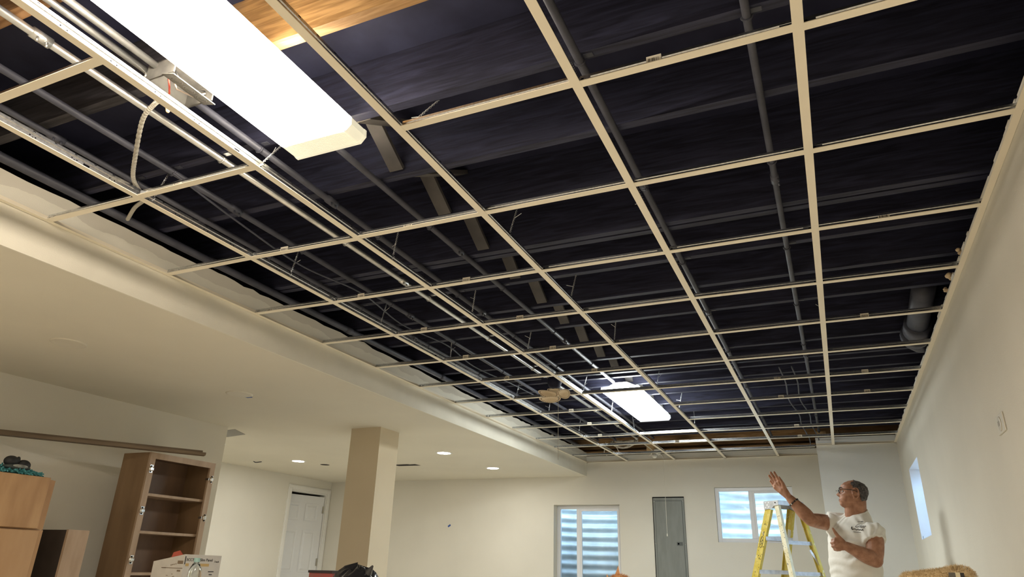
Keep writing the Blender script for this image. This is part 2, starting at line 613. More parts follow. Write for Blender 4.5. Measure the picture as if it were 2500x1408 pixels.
def tee(mbw, mbf, p0, p1, main=False):
    """inverted T: painted flange, thin web, bulb with sloped shoulders along the top"""
    p0, p1 = Vector(p0), Vector(p1)
    d = (p1 - p0)
    L = d.length
    d.normalize()
    s = Vector((0, 0, 1)).cross(d)
    mid = (p0 + p1) / 2
    Z = Vector((0, 0, 1))
    mbf.obox(mid + Z * .0012, (d, s, Z), (L / 2, .0142, .0012))
    mbw.obox(mid + Z * .0028, (d, s, Z), (L / 2, .0128, .0004))
    zs, zt, hb = (.0225, .0365, .0034) if main else (.0150, .0265, .0034)
    prof = [(-.0008, .003), (.0008, .003), (.0008, zs), (hb, zs + .0034), (hb, zt), (-hb, zt), (-hb, zs + .0034), (-.0008, zs)]
    mbw.loft([[p0 + s * a + Z * b for a, b in prof], [p1 + s * a + Z * b for a, b in prof]])
    if main:
        k = 0
        t = .05
        while t < L - .03:
            c = p0 + d * t
            for sg in (-1, 1):
                q = c + s * sg * .0010
                mbw.obox(c + s * sg * (hb + .0001) + Z * .0335, (d, s, Z), (.0045, .0003, .0013), 1)
                if k % 2 == 0:
                    mbw.obox(q + d * -.010 + Z * .0165, (d, s, Z), (.0022, .0003, .0022), 1)
                    mbw.obox(q + d * .010 + Z * .0150, (d, s, Z), (.0022, .0003, .0022), 1)
                    mbw.obox(q + Z * .0110, (d, s, Z), (.0010, .0003, .0035), 1)
            k += 1
            t += .0762


MLAB = ['long main tee nearest the left soffit, first from the left', 'long main tee left of the fluorescent lights, second from the left',
        'long main tee right of the fluorescent lights, third from the left', 'long main tee second from the right wall, fourth from the left',
        'long main tee nearest the right wall, fifth from the left']
for i, x in enumerate(MAINX):
    yend = BY - .002 if i < 4 else 8.198
    t = thing('main_tee', MLAB[i], 'ceiling grid tee', (x, 0, GZ), 'long main tees of the ceiling grid')
    w, f = MB(), MB()
    tee(w, f, (x, -.9, GZ), (x, yend, GZ), True)
    # splice plates
    for ys in (1.33, 3.9, 6.2):
        yy = ys + i * .13
        for sg in (-1, 1):
            w.box(x + sg * .0014 - .0006, x + sg * .0014 + .0006, yy - .035, yy + .035, GZ + .006, GZ + .022)
            w.box(x + sg * .0021 - .0003, x + sg * .0021 + .0003, yy - .012, yy + .012, GZ + .010, GZ + .018, 1)
    f.build('flange', CREAM, t)
    w.build('web', [GALV, DARKHOLE], t)

BAYS = ['left soffit to first main tee', 'first to second main tee', 'second to third main tee',
        'third to fourth main tee', 'fourth to fifth main tee', 'fifth main tee to right wall']
SKIP = {(0, 0), (0, 2), (0, 3), (0, 4), (0, 5), (1, 2), (8, 2), (9, 2)}
STK = {(1, 1): .35, (1, 4): .38, (2, 1): .32, (2, 2): .42, (3, 2): .35, (3, 1): .3, (3, 0): .2, (4, 1): .35, (4, 2): .4, (5, 1): .3, (6, 1): .36, (6, 2): .5, (7, 1): .45, (8, 1): .5,
       (9, 1): .45, (10, 1): .3, (3, 5): .42, (5, 5): .35, (7, 5): .4, (8, 5): .45, (7, 4): .45, (8, 4): .42, (10, 4): .5, (11, 2): .45, (11, 4): .5, (5, 2): .35}
for r, y in enumerate(ROWY):
    for b in range(6):
        if (r, b) in SKIP:
            continue
        x0 = SX + .004 if b == 0 else MAINX[b - 1] + .004
        x1 = MAINX[b] - .004 if b < 5 else RX - .004
        if r == 12 and b >= 4:
            if b == 5:
                continue
            x1 = -.098
        if r == 0:
            row = 'frontmost row at the top left'
        elif r == 12:
            row = 'last row before the back wall'
        else:
            row = ORD[r - 1] + ' full row from front'
        t = thing('cross_tee', 'cross tee, %s, %s' % (row, BAYS[b]), 'ceiling grid tee', (x0, y, GZ), 'cross tees of the ceiling grid')
        w, f = MB(), MB()
        ja, jb = random.uniform(-.006, .006), random.uniform(-.006, .006)
        tee(w, f, (x0 + .008, y + ja, GZ + .001), (x1 - .008, y + jb, GZ + .001))
        for xe, sg in ((x0, 1), (x1, -1)):
            w.box(min(xe, xe + sg * .04), max(xe, xe + sg * .04), y - .0018, y + .0018, GZ + .007, GZ + .021)
            w.box(min(xe + sg * .012, xe + sg * .02), max(xe + sg * .012, xe + sg * .02), y - .0022, y + .0022, GZ + .010, GZ + .016, 1)
        f.build('flange', CREAM, t)
        wo = w.build('web', [GALV, DARKHOLE], t)
        if (r, b) in STK:
            s = MB()
            xs = x0 + (x1 - x0) * STK[(r, b)]
            s.box(xs - .021, xs + .021, y - .0050, y - .0043, GZ + .0035, GZ + .0275)
            s.box(xs - .021, xs + .021, y - .0050, y + .0036, GZ + .0275, GZ + .0280)
            k = -.016
            while k < .015:
                wd = random.choice([.001, .002, .003])
                s.box(xs + k, xs + k + wd, y - .0055, y - .0049, GZ + .009, GZ + .020, 1)
                k += wd + random.choice([.0015, .003])
            s.build('barcode_sticker', [STICK, STICKK], wo)['label'] = 'white barcode sticker'

# hanger wires: (main index, y at the tee, y at the joist, sideways shift)
HW = [(2, 1.59, 1.68, .06), (3, 1.59, 1.67, -.055), (0, 1.62, 1.68, -.03), (1, 1.58, 1.69, -.03), (3, 2.45, 2.50, -.055), (2, 2.43, 2.50, 0), (1, 2.45, 2.50, -.02), (0, 2.44, 2.50, -.03),
      (3, 3.24, 3.28, -.055), (2, 3.23, 3.29, .01), (1, 3.27, 3.30, 0), (0, 3.24, 3.31, -.02), (3, 3.98, 4.10, -.055), (2, 4.05, 4.10, 0), (1, 4.08, 4.12, .01), (0, 4.11, 4.13, -.01),
      (2, 5.22, 5.38, -.01), (3, 5.18, 5.38, -.055), (1, 5.25, 5.36, 0), (0, 5.27, 5.38, -.02), (2, 6.08, 6.15, .02), (3, 6.06, 6.16, -.055), (0, 6.03, 6.15, -.03), (1, 6.07, 6.20, -.02),
      (2, 6.84, 6.95, -.02), (0, 6.92, 6.98, 0), (1, 6.88, 6.98, -.04), (4, 4.05, 4.11, .02), (4, 4.95, 5.02, .02)]
cnt = {}
for mi, ya, yb, dx in HW:
    cnt[mi] = cnt.get(mi, 0) + 1
    x = MAINX[mi]
    mb = MB()
    pa, pb = Vector((x, ya, GZ + .030)), Vector((x + dx, yb, JZ + .004))
    for ph in (0, PI):
        pts = []
        for i in range(25):
            q = i / 24
            c = pa.lerp(pb, q)
            rr = .0035 if .12 < q < .92 else .0035 * min(1, q / .12 + .2)
            a = q * 2 * PI * 5 + ph
            pts.append(c + Vector((cos(a) * rr, sin(a) * rr, 0)))
        mb.tube(pts, .0013, 5)
    # hook loop through the tee and a loose tail
    mb.tube([pa + Vector((.006 * cos(a), .004 * sin(a), -.004 + .008 * sin(a))) for a in [k * PI / 5 for k in range(11)]], .0012, 5)
    e = pa.lerp(pb, random.uniform(.35, .7))
    mb.tube([e, e + Vector((random.choice([-1, 1]) * random.uniform(.02, .04), random.uniform(-.02, .02), random.uniform(-.004, .03)))], .0011, 5)
    o = mb.build('hanger_wire', WIRE)
    tag(o, 'twisted hanger wire, %s main tee from the left, %s from the front' % (ORD[mi], ORD[cnt[mi] - 1]), 'wire', 'twisted hanger wires above the grid')

# ------------------------------------------------------------------ joists, bridging, pipes
jy = [1.653 + .407 * k for k in range(-5, 19)] + [-4.45, -3.65]
front = [k for k in range(len(jy))]
jn = 0
for k, y in enumerate(jy):
    n = k - 5
    if y > 9.04:
        continue
    mb = MB()
    x0, x1 = -3.55, .925
    mb.box(x0, x1, y - .019, y + .019, JZ, JZ + .235)
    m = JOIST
    if n in (-1, 0):
        m = JOISTB if n == -1 else JOIST
    if n == -2:
        m = JOISTC
    if n >= 17 and y > 0:
        m = RAW
    if n < -2:
        lab = 'black joist hidden above the viewer, %s behind the bare timber one' % ORD[-2 - n]
    elif n == -1:
        lab = 'half bare orange timber joist at the top beside the near light'
    elif n == -2:
        lab = 'black joist with a bare brown patch at the top left corner'
    elif y < -1:
        lab = 'black joist carrying the added light behind the viewer, %s one' % ('farther' if y < -4 else 'nearer')
    elif n >= 17:
        lab = 'bare timber joist nearest the back wall'
    else:
        lab = 'black painted joist, %s beyond the half bare timber one' % ORD[n]
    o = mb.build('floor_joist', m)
    o.location = (0, 0, 0)
    tag(o, lab, 'joist', 'floor joists above the grid')
for y, lab in ((2.925, 'black joist doubled tightly beside the fourth black one'), (5.455, 'black joist doubled closely beside the tenth black one')):
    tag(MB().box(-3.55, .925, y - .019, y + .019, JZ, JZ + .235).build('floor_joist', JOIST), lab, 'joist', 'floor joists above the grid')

bi = 0
for n in range(0, 13):
    ya, yb = 1.653 + .407 * n + .020, 1.653 + .407 * (n + 1) - .020
    if n == 3:
        ya = 2.946
    if n == 9:
        ya = 5.476
    for d, (p0, p1, dx) in enumerate((((JZ + .225), (JZ + .012), 0), ((JZ + .012), (JZ + .225), .075))):
        mb = MB()
        x = -1.475 + dx
        mb.obox(((x), (ya + yb) / 2, (p0 + p1) / 2), ((1, 0, 0), (0, yb - ya, p1 - p0), (0, -(p1 - p0), yb - ya)), (.032, sqrt((yb - ya) ** 2 + (p1 - p0) ** 2) / 2 - .012, .009))
        o = mb.build('bridging_brace', BRACE)
        tag(o, '%s timber bridging brace in joist bay %s from the near light' % ('falling' if d == 0 else 'rising', ORD[n]), 'brace', 'timber bridging braces between joists')


def pipe_run(name, x, y0, y1, z, r, m, label, couple=(), straps=True, cat='conduit'):
    t = thing(name, label, cat, (x, y0, z), 'conduits strapped under the joists')
    MB().tube([(x, y0, z), (x, y1, z)], r, 12).build('tube', m, t, smooth=True)
    for yc in couple:
        c = MB().tube([(x, yc - .03, z), (x, yc + .03, z)], r * 1.35, 12)
        c.tube([(x + r, yc - .015, z - r), (x + r, yc - .015, z - r * 2.2)], .004, 6)
        c.tube([(x + r, yc + .015, z - r), (x + r, yc + .015, z - r * 2.2)], .004, 6)
        c.build('coupling', m, t, smooth=True)
    if straps:
        for k in range(0, 18, 2):
            ys = 1.653 + .407 * k
            if y0 < ys < y1:
                s = MB()
                s.tube([(x + (r + .002) * cos(a), ys, z + (r + .002) * sin(a)) for a in [PI * q / 8 for q in range(8, 17)]], .004, 6)
                s.box(x + r, x + r + .03, ys - .009, ys + .009, JZ - .003, JZ)
                s.build('strap', m, t)
    return t


PZ = JZ - .018
PZs = (PZ - H) / 1.43
pipe_run('conduit', -.53 * PZs, -1, 8.5, PZ, .0135, DARKP, 'black painted conduit beside the fourth main tee', (1.25, 2.45, 4.05, 6.0))
pipe_run('conduit', -.045 * PZs, -1, 8.3, PZ, .0125, DARKP, 'black painted conduit left of the fifth main tee', (2.6, 5.2))
pipe_run('conduit', -1.515 * PZs, 1.70, 5.52, PZ, .0135, DARKP, 'black painted conduit running on past the end of the near light', (2.75, 4.3))
pipe_run('conduit', -1.795 * PZs, 1.316, 8.2, PZ, .0135, DARKP, 'black painted conduit beyond the open junction box', (2.1, 3.6))
pipe_run('conduit', -1.985 * PZs, .2, 8.2, PZ, .0135, CONDUIT, 'bare steel conduit with coupling, leftmost crossing the raw timber', (.92, 3.0))
pipe_run('conduit', -2.245 * PZs, .2, 8.2, PZ, .0135, DARKP, 'dark conduit halfway between the first and second main tees', (2.0, 3.5))
pipe_run('conduit', -2.455 * PZs, .2, 8.2, PZ, .0125, DARKP, 'dark conduit just left of the first main tee', (1.30, 3.9))
pipe_run('conduit', -1.815 * PZs, .1, 1.16, PZ, .012, CONDUIT, 'bare steel conduit into the junction box, left of a pair', (), False)
pipe_run('conduit', -1.765 * PZs, .1, 1.16, PZ, .012, CONDUIT, 'bare steel conduit into the junction box, right of a pair', (), False)
t = MB().tube([(-2.88, -1, 2.545), (-2.88, 8.4, 2.545)], .020, 14)
for yy in (2.4, 3.6, 4.9, 6.1):
    t.tube([(-2.88, yy - .03, 2.545), (-2.88, yy + .03, 2.545)], .024, 14)
tag(t.build('drain_pipe', DARKP, smooth=True), 'black painted pipe along the top of the left soffit', 'pipe')

# fat black drain fitting by the right wall
t = thing('drain_elbow', 'fat black pipe elbow above the grid beside the right wall', 'pipe', (.62, 4.3, 2.53))
MB().tube([(.62, 4.18, 2.60), (.62, 4.75, 2.535)], .062, 20).build('pipe_body', DARKP, t, smooth=True)
mb = MB().tube([(.62, 4.68, 2.545), (.62, 4.80, 2.53)], .078, 20)
mb.tube([(.62, 4.84, 2.53), (.62, 4.90, 2.53)], .088, 20)
mb.tube([(.62, 4.80, 2.53), (.62, 4.98, 2.525), (.655, 5.05, 2.525), (.74, 5.08, 2.525)], .066, 20)
mb.build('hub', DARKP, t, smooth=True)
for y, z, s in ((3.42, 2.47, .022), (3.75, 2.48, .028), (3.95, 2.475, .018)):
    mb = MB()
    for k in range(6):
        mb.ell((.68 + random.uniform(-.012, .012), y + random.uniform(-.02, .02), z + random.uniform(-.008, .012)), (s * .5, s * .6, s * .4), 8, 6)
    o = mb.build('spray_foam', mat('foam', (0.62, 0.46, 0.28), .8, var=.15, scale=40), smooth=True)
    tag(o, 'tan spray foam lump on the right wall top edge, %s' % {3.42: 'nearest the viewer', 3.75: 'middle and largest', 3.95: 'closest to the black elbow'}[y], 'foam', 'spray foam lumps on the right wall top')

# junction box with open cover
t = thing('junction_box', 'open steel junction box with loose wires beside the near light', 'junction box', (-1.80, 1.23, 2.53))
mb = MB()
mb.box(-1.86, -1.735, 1.15, 1.155, 2.50, 2.565)
mb.box(-1.86, -1.735, 1.305, 1.31, 2.50, 2.565)
mb.box(-1.864, -1.860, 1.15, 1.31, 2.50, 2.565)
mb.box(-1.86, -1.735, 1.15, 1.31, 2.562, 2.566)
mb.build('housing', mat('box_steel_dull', (.10, .097, .09), .5, metal=.3, scale=25, col2=(.16, .155, .14)), t)
mb = MB().obox((-1.752, 1.23, 2.492), ((.96, 0, -.28), (0, 1, 0), (.28, 0, .96)), (.030, .085, .0015))
mb.build('cover_plate', mat('plate_dull', (.10, .095, .085), .5, scale=60, col2=(.17, .165, .15), detail=7), t)
mb = MB()
for q in (0, 1, 2):
    yc = 1.18 + q * .05
    for rr in (.019, .012):
        mb.tube([(-1.752 + rr * .9 * cos(a), yc + rr * sin(a), 2.490 - .26 * rr * cos(a)) for a in [k * PI / 9 for k in range(19)]], .0012, 5)
mb.build('knockout_ring', mat('ring_dull', (.24, .23, .21), .5), t)
for nm, colr, pts in (('red_wire', (.55, .08, .05), [(-1.80, 1.17, 2.55), (-1.81, 1.20, 2.50), (-1.83, 1.22, 2.49)]),
                      ('white_wire', (.6, .5, .42), [(-1.79, 1.18, 2.54), (-1.80, 1.22, 2.50), (-1.78, 1.27, 2.50), (-1.765, 1.30, 2.53)]),
                      ('black_wire', (.03, .03, .03), [(-1.77, 1.16, 2.55), (-1.76, 1.20, 2.505), (-1.755, 1.25, 2.505), (-1.77, 1.30, 2.54)])):
    MB().tube(pts, .003, 6).build(nm, mat(nm, colr, .4), t, smooth=True)
mb = MB()
for x, y in ((-1.88, 1.16), (-1.85, 1.325), (-1.80, 1.33)):
    mb.tube([(x, y, 2.545), (x, y, 2.525)], .006, 8)
mb.build('screw', CONDUIT, t, smooth=True)
# wire nut below it
mb = MB().lathe([(.0095, 0), (.0085, .016), (.006, .03), (.003, .034)], (-1.842, 1.235, 2.465), (0, .1, -1), 10)
mb.tube([(-1.842, 1.235, 2.463), (-1.835, 1.22, 2.50)], .003, 6)
tag(mb.build('wire_nut', mat('nut_tan', (.72, .55, .30), .5), smooth=True), 'tan wire connector hanging below the second main tee', 'wire connector')


# flexible armoured cable
def smooth_path(pts, n=12):
    out = []
    P = [Vector(p) for p in pts]
    P = [P[0] * 2 - P[1]] + P + [P[-1] * 2 - P[-2]]
    for i in range(1, len(P) - 2):
        a, b, c, d = P[i - 1], P[i], P[i + 1], P[i + 2]
        for k in range(n):
            t_ = k / n
            out.append(.5 * ((2 * b) + (c - a) * t_ + (2 * a - 5 * b + 4 * c - d) * t_ ** 2 + (3 * b - a - 3 * c + d) * t_ ** 3))
    out.append(P[-2])
    return out


path = smooth_path([(-1.885, 1.235, 2.495), (-1.925, 1.24, 2.488), (-2.01, 1.27, 2.468), (-2.203, 1.402, 2.448), (-2.323, 1.492, 2.437), (-2.388, 1.565, 2.44), (-2.44, 1.64, 2.445), (-2.58, 1.70, 2.46), (-2.73, 1.78, 2.47)], 24)
rs = [.0085 if k % 3 else .0066 for k in range(len(path))]
tag(MB().tube(path, rs, 10).build('armored_cable', mat('flex_steel', (.50, .47, .40), .45, metal=.4, var=.1), smooth=False), 'ribbed flexible metal cable drooping across the first and second tees', 'cable')
# thin black cable sagging along the first main tee
path = smooth_path([(-2.25, 1.60, 2.50), (-2.26, 2.0, 2.46), (-2.30, 2.45, 2.455), (-2.26, 2.9, 2.47), (-2.31, 3.4, 2.455), (-2.27, 3.9, 2.465), (-2.32, 4.4, 2.455), (-2.29, 5.0, 2.47), (-2.31, 5.6, 2.50)], 8)
tag(MB().tube(path, .0045, 6).build('power_cable', DARKP, smooth=True), 'thin black cable sagging above the first main tee', 'cable')
for k, (dx, lab) in enumerate(((-.25, 'thin black cable snaking from the joists, left of two near the back'), (-.16, 'thin black cable snaking from the joists, right of two near the back'))):
    path = smooth_path([(dx, 5.5, 2.56), (dx + .02, 5.9, 2.53), (dx + .01, 6.4, 2.50), (dx + .06, 7.0, 2.49), (dx + .06, 7.4, 2.47), (dx + .10, 8.1, 2.45), (dx + .09, 8.6, 2.43)], 8)
    tag(MB().tube(path, .006, 6).build('power_cable', DARKP, smooth=True), lab, 'cable')


# ------------------------------------------------------------------ fluorescent wraparound lights
def wrap_light(y0, y1, lens, ends, label):
    xc, w = -1.530, .325
    zb = 1.40 + H
    t = thing('fluorescent_light', label, 'ceiling light', (xc, y0, JZ), 'fluorescent lights under the joists')
    # metal housing pan
    hs = MB()
    hs.prism([(xc - w / 2 + .012, zb + .049), (xc + w / 2 - .012, zb + .049), (xc + .05, JZ - .001), (xc - .05, JZ - .001)], 'y', y0 + .05, y1 - .05)
    hs.build('housing', mat('lamp_housing', (.75, .74, .70), .45), t)
    # lens: shallow tray with chamfered long edges
    def ring(y, dz=0):
        return [Vector((xc + a, y, zb + b + dz)) for a, b in ((-w / 2 + .003, .050), (-w / 2, .022), (-w / 2 + .020, .002), (-w / 4, 0), (0, 0), (w / 4, 0), (w / 2 - .020, .002), (w / 2, .022), (w / 2 - .003, .050))]
    e = .16
    rings = [ring(y0 + .012), ring(y0 + e), ring((y0 + y1) / 2), ring(y1 - e * .55), ring(y1 - .012)]
    n = 9
    lens_mb, end_mb = MB(), MB()
    for i in range(len(rings) - 1):
        tgt = end_mb if i in (len(rings) - 2,) else lens_mb
        vs = rings[i] + rings[i + 1]
        tgt.add(vs, [(k, k + 1, k + 1 + n, k + n) for k in range(n - 1)])
    lens_mb.build('lens', lens, t)
    # ribbed end zone: fine prism ribs across the lens end
    ya, yb = y1 - e * .55, y1 - .012
    k = 0
    while ya + k * .004 < yb:
        yy = ya + k * .004
        end_mb.box(xc - w / 2 + .03, xc + w / 2 - .03, yy, yy + .0016, zb - .0012, zb + .0005)
        k += 1
    end_mb.build('ribbed_end', ends, t)
    for yy, sg in ((y0, 1), (y1, -1)):
        c = MB()
        c.prism([(xc - w / 2 + .002, zb + .051), (xc - w / 2 - .001, zb + .022), (xc - w / 2 + .019, zb - .001), (xc + w / 2 - .019, zb - .001), (xc + w / 2 + .001, zb + .022), (xc + w / 2 - .002, zb + .051)], 'y', min(yy, yy + sg * .012), max(yy, yy + sg * .012))
        c.build('end_cap', ends if sg < 0 else lens, t)
    return t


wrap_light(.44, 1.675, LENS_N, LENSE, 'near fluorescent wraparound light glowing warm white at the top left')
wrap_light(5.56, 6.83, LENS_F, LENSEF, 'far fluorescent wraparound light glowing cool white')

wrap_light(-4.70, -3.465, LENS_FILL, LENSE, 'added fluorescent fill light behind the viewer, outside the frame')  # unseen fixture, added as fill for the bounced light

# ------------------------------------------------------------------ recessed and flush ceiling lights
def can(x, y, on, r, label):
    t = thing('recessed_light', label, 'ceiling light', (x, y, LZ), 'round lights in the dropped ceiling')
    MB().lathe([(r * .8, -.004), (r, -.006), (r * 1.12, -.004), (r * 1.15, 0)], (x, y, LZ), (0, 0, 1), 32, cap=False).build('trim_ring', WHITE if on else CANOFF, t, smooth=True)
    MB().lathe([(r * .82, -.0045), (r * .4, -.006), (.001, -.006)], (x, y, LZ), (0, 0, 1), 32, cap=False).build('diffuser', CANL if on else CANOFF, t, smooth=True)
    return t


can(-5.94, 6.78, True, .085, 'lit round recessed light left of the pillar')
can(-5.94, 5.47, True, .085, 'added lit round light hidden behind the corner of the left wall')  # hidden can added to brighten the door side and its ceiling
can(-3.96, -.30, True, .085, 'added lit round light behind the viewer, nearer of two')  # unseen can added to lift the left wall and ceiling
can(-3.96, -1.62, True, .085, 'added lit round light behind the viewer, farther of two')  # second unseen can, added for more bounce on the left
can(-3.82, 6.65, True, .085, 'lit round recessed light right of the pillar, nearer of two')
can(-3.815, 7.88, True, .085, 'lit round recessed light right of the pillar, closer to the back wall')
can(-3.959, 2.43, False, .085, 'unlit round flush light, nearest the viewer')
can(-3.938, 3.755, False, .085, 'unlit round flush light with blue tape on its rim')
tag(MB().box(-3.97, -3.92, 3.835, 3.87, LZ - .004, LZ - .001).build('masking_tape', TAPE), 'scrap of blue masking tape on the rim of the unlit flush light', 'tape')
tag(MB().obox((-4.935, BY - .002, 1.591), ((.8, 0, .5), (-.5, 0, .8), (0, 1, 0)), (.022, .011, .001)).build('masking_tape', TAPE), 'small scrap of blue masking tape stuck on the back wall', 'tape')
CUT = mat('cutout_dark', (.02, .017, .015), .9)
tag(MB().lathe([(.058, -.0012), (.058, .002)], (-5.82, 7.14, LZ), (0, 0, 1), 20).build('ceiling_cutout', CUT), 'small round dark hole cut in the dropped ceiling left of the pillar', 'hole')
mb = MB()
mb.prism([(-4.94, 7.34), (-4.72, 7.33), (-4.70, 7.36), (-4.62, 7.35), (-4.61, 7.47), (-4.92, 7.46)], 'z', LZ - .0012, LZ + .002)
tag(mb.build('ceiling_cutout', CUT), 'rectangular dark hole cut in the dropped ceiling right of the pillar', 'hole')
mb = MB().tube(smooth_path([(-6.55, 6.66, LZ + .001), (-6.53, 6.68, LZ - .012), (-6.50, 6.70, LZ - .008), (-6.46, 6.71, LZ - .002)], 5), .006, 6)
tag(mb.build('wire_stub', DARKP), 'short dark wire stub poking from the dropped ceiling near the door wall', 'wire')
mb = MB().prism([(-5.60, 4.92), (-5.09, 4.88), (-5.20, 5.125), (-5.50, 5.19)], 'z', LZ - .002, LZ + .002)
tag(mb.build('ceiling_vent', mat('vent_grey', (.28, .27, .24), .7)), 'grey ceiling vent peeking past the corner of the left wall', 'vent')

# ------------------------------------------------------------------ windows
def slider_window(idx, x0, x1, z0, z1, yf, mull, label):
    root = bpy.data.objects.new('window_%d' % idx, None)
    COL.objects.link(root)
    root.location = (x0, yf, z0)
    tag(root, label, 'window', kind='structure')
    f = .045
    mb = MB()
    mb.box(x0, x0 + f, yf, yf + .05, z0, z1)
    mb.box(x1 - f, x1, yf, yf + .05, z0, z1)
    mb.box(x0 + f, x1 - f, yf, yf + .05, z1 - f, z1)
    mb.box(x0 + f, x1 - f, yf, yf + .05, z0, z0 + f)
    mb.box(x0 + .012, x1 - .012, yf - .008, yf, z1 - .012, z1 - .004)
    mb.box(mull - .022, mull + .022, yf - .006, yf + .045, z0 + f, z1 - f)
    mb.build('frame', VINYL, root, bevel=.002)
    s = MB()
    g = .026
    a, b = mull + .02, x1 - f
    s.box(a, a + g, yf - .002, yf + .03, z0 + f, z1 - f)
    s.box(b - g, b, yf - .002, yf + .03, z0 + f, z1 - f)
    s.box(a + g, b - g, yf - .002, yf + .03, z1 - f - g, z1 - f)
    s.box(a + g, b - g, yf - .002, yf + .03, z0 + f, z0 + f + g)
    s.build('sash', VINYL, root, bevel=.002)
    MB().box(x0 + f, mull - .02, yf + .02, yf + .024, z0 + f, z1 - f).build('glass', GLASS, root)
    MB().box(a + g, b - g, yf + .012, yf + .016, z0 + f + g, z1 - f - g).build('glass', GLASS, root)
    return root


slider_window(1, W1[0], W1[1], W1[2], W1[3], BY + .13, -3.085, 'tall sliding window left of the grey panel')
slider_window(2, W2[0], W2[1], W2[2], W2[3], BY + .035, -.895, 'small sliding window behind the ladder')


def well(idx, xc, yw, r, z0, z1, label, axis='y'):
    n, kz = 40, int((z1 - z0) / .0125)
    rings = []
    for k in range(kz + 1):
        z = z0 + (z1 - z0) * k / kz
        off = .016 * sin(2 * PI * z / .117)
        ring = []
        for i in range(n + 1):
            a = PI * i / n
            rr = r + off
            if axis == 'y':
                ring.append((xc - rr * cos(a), yw + rr * sin(a) * .9, z))
            else:
                ring.append((yw + rr * sin(a) * .9, xc - rr * cos(a), z))
        rings.append(ring)
    mb = MB()
    mb.add([v for r_ in rings for v in r_], [(k * (n + 1) + i, k * (n + 1) + i + 1, (k + 1) * (n + 1) + i + 1, (k + 1) * (n + 1) + i) for k in range(kz) for i in range(n)])
    o = mb.build('window_well', CORR, smooth=True)
    tag(o, label, 'window well')
    sol = o.modifiers.new('solid', 'SOLIDIFY')
    sol.thickness = .002
    # gravel bed at the bottom
    return o


well(1, -2.93, BY + .205, .62, .2, 2.18, 'corrugated steel window well outside the tall window')
well(2, -.86, BY + .205, .60, 1.0, 2.42, 'corrugated steel window well outside the small window')
well(3, 7.03, RX + .265, 1.05, .8, 1.98, 'unseen corrugated steel well shaped to limit sky light at the narrow window', 'x')  # out of view; width and height set by how much sky gets in
struct('trim_gravel', MB().box(-3.6, 2.3, BY + .2, BY + .9, .1, .2).box(RX + .26, RX + 1.4, 5.9, 8.2, .7, .8), mat('gravel', (.35, .33, .30), .9, scale=40, col2=(.5, .48, .45), bump=.5, bscale=50), 'gravel in the window wells', 'ground')

# right wall window: frame on the outer side of a deep white reveal
root = bpy.data.objects.new('window_3', None)
COL.objects.link(root)
root.location = (RX + .2, WR[0], WR[2])
tag(root, 'narrow bright window seen edge-on in the right wall', 'window', kind='structure')
mb = MB()
y0, y1, z0, z1 = WR
xf = RX + .21
mb.box(xf, xf + .04, y0, y0 + .04, z0, z1)
mb.box(xf, xf + .04, y1 - .04, y1, z0, z1)
mb.box(xf, xf + .04, y0 + .04, y1 - .04, z0, z0 + .04)
mb.box(xf, xf + .04, y0 + .04, y1 - .04, z1 - .04, z1)
mb.build('frame', VINYL, root)
mb = MB()
mb.box(RX + .0005, RX + .21, y0, y0 + .004, z0, z1)
mb.box(RX + .0005, RX + .21, y1 - .004, y1, z0, z1)
mb.box(RX + .0005, RX + .21, y0 + .004, y1 - .004, z0, z0 + .004)
mb.box(RX + .0005, RX + .21, y0 + .004, y1 - .004, z1 - .004, z1)
mb.build('reveal', VINYL, root)
MB().box(xf + .015, xf + .019, y0 + .04, y1 - .04, z0 + .04, z1 - .04).build('glass', GLASS, root)
mb = MB().tube([(RX + .012 + .0001, 7.405 + .018 * cos(a), 1.423 + .012 * sin(a)) for a in [k * PI / 10 for k in range(21)]], .002, 5)
mb.tube([(RX + .012, 7.42, 1.411), (RX + .012, 7.43, 1.407)], .002, 5)
tag(mb.build('window_latch', mat('latch_grey', (.4, .42, .45), .4)), 'small latch ring at the bottom of the narrow right window', 'latch')

# ------------------------------------------------------------------ door
root = bpy.data.objects.new('door_1', None)
COL.objects.link(root)
root.location = (DX, DOOR[1], 0)
tag(root, 'white six panel door standing ajar beyond the pillar', 'door', kind='structure')
mb = MB()
cw = .068
for a, b in ((DOOR[0] - cw, DOOR[0]), (DOOR[1], min(DOOR[1] + cw, BY - .003))):
    mb.box(DX, DX + .014, a, b, 0, DOOR[3] + cw)
    mb.box(DX + .014, DX + .020, a + .012, b - .018, 0, DOOR[3] + .018)
mb.box(DX, DX + .014, DOOR[0], DOOR[1], DOOR[3], DOOR[3] + cw)
mb.box(DX + .014, DX + .020, DOOR[0] - cw + .012, DOOR[1] + cw - .024, DOOR[3] + .0185, DOOR[3] + cw - .012)
mb.box(DX - .12, DX, DOOR[0], DOOR[0] + .018, 0, DOOR[3])
mb.box(DX - .12, DX, DOOR[1] - .018, DOOR[1], 0, DOOR[3])
mb.box(DX - .12, DX, DOOR[0] + .018, DOOR[1] - .018, DOOR[3] - .018, DOOR[3])
mb.build('casing', WHITE, root, bevel=.003)
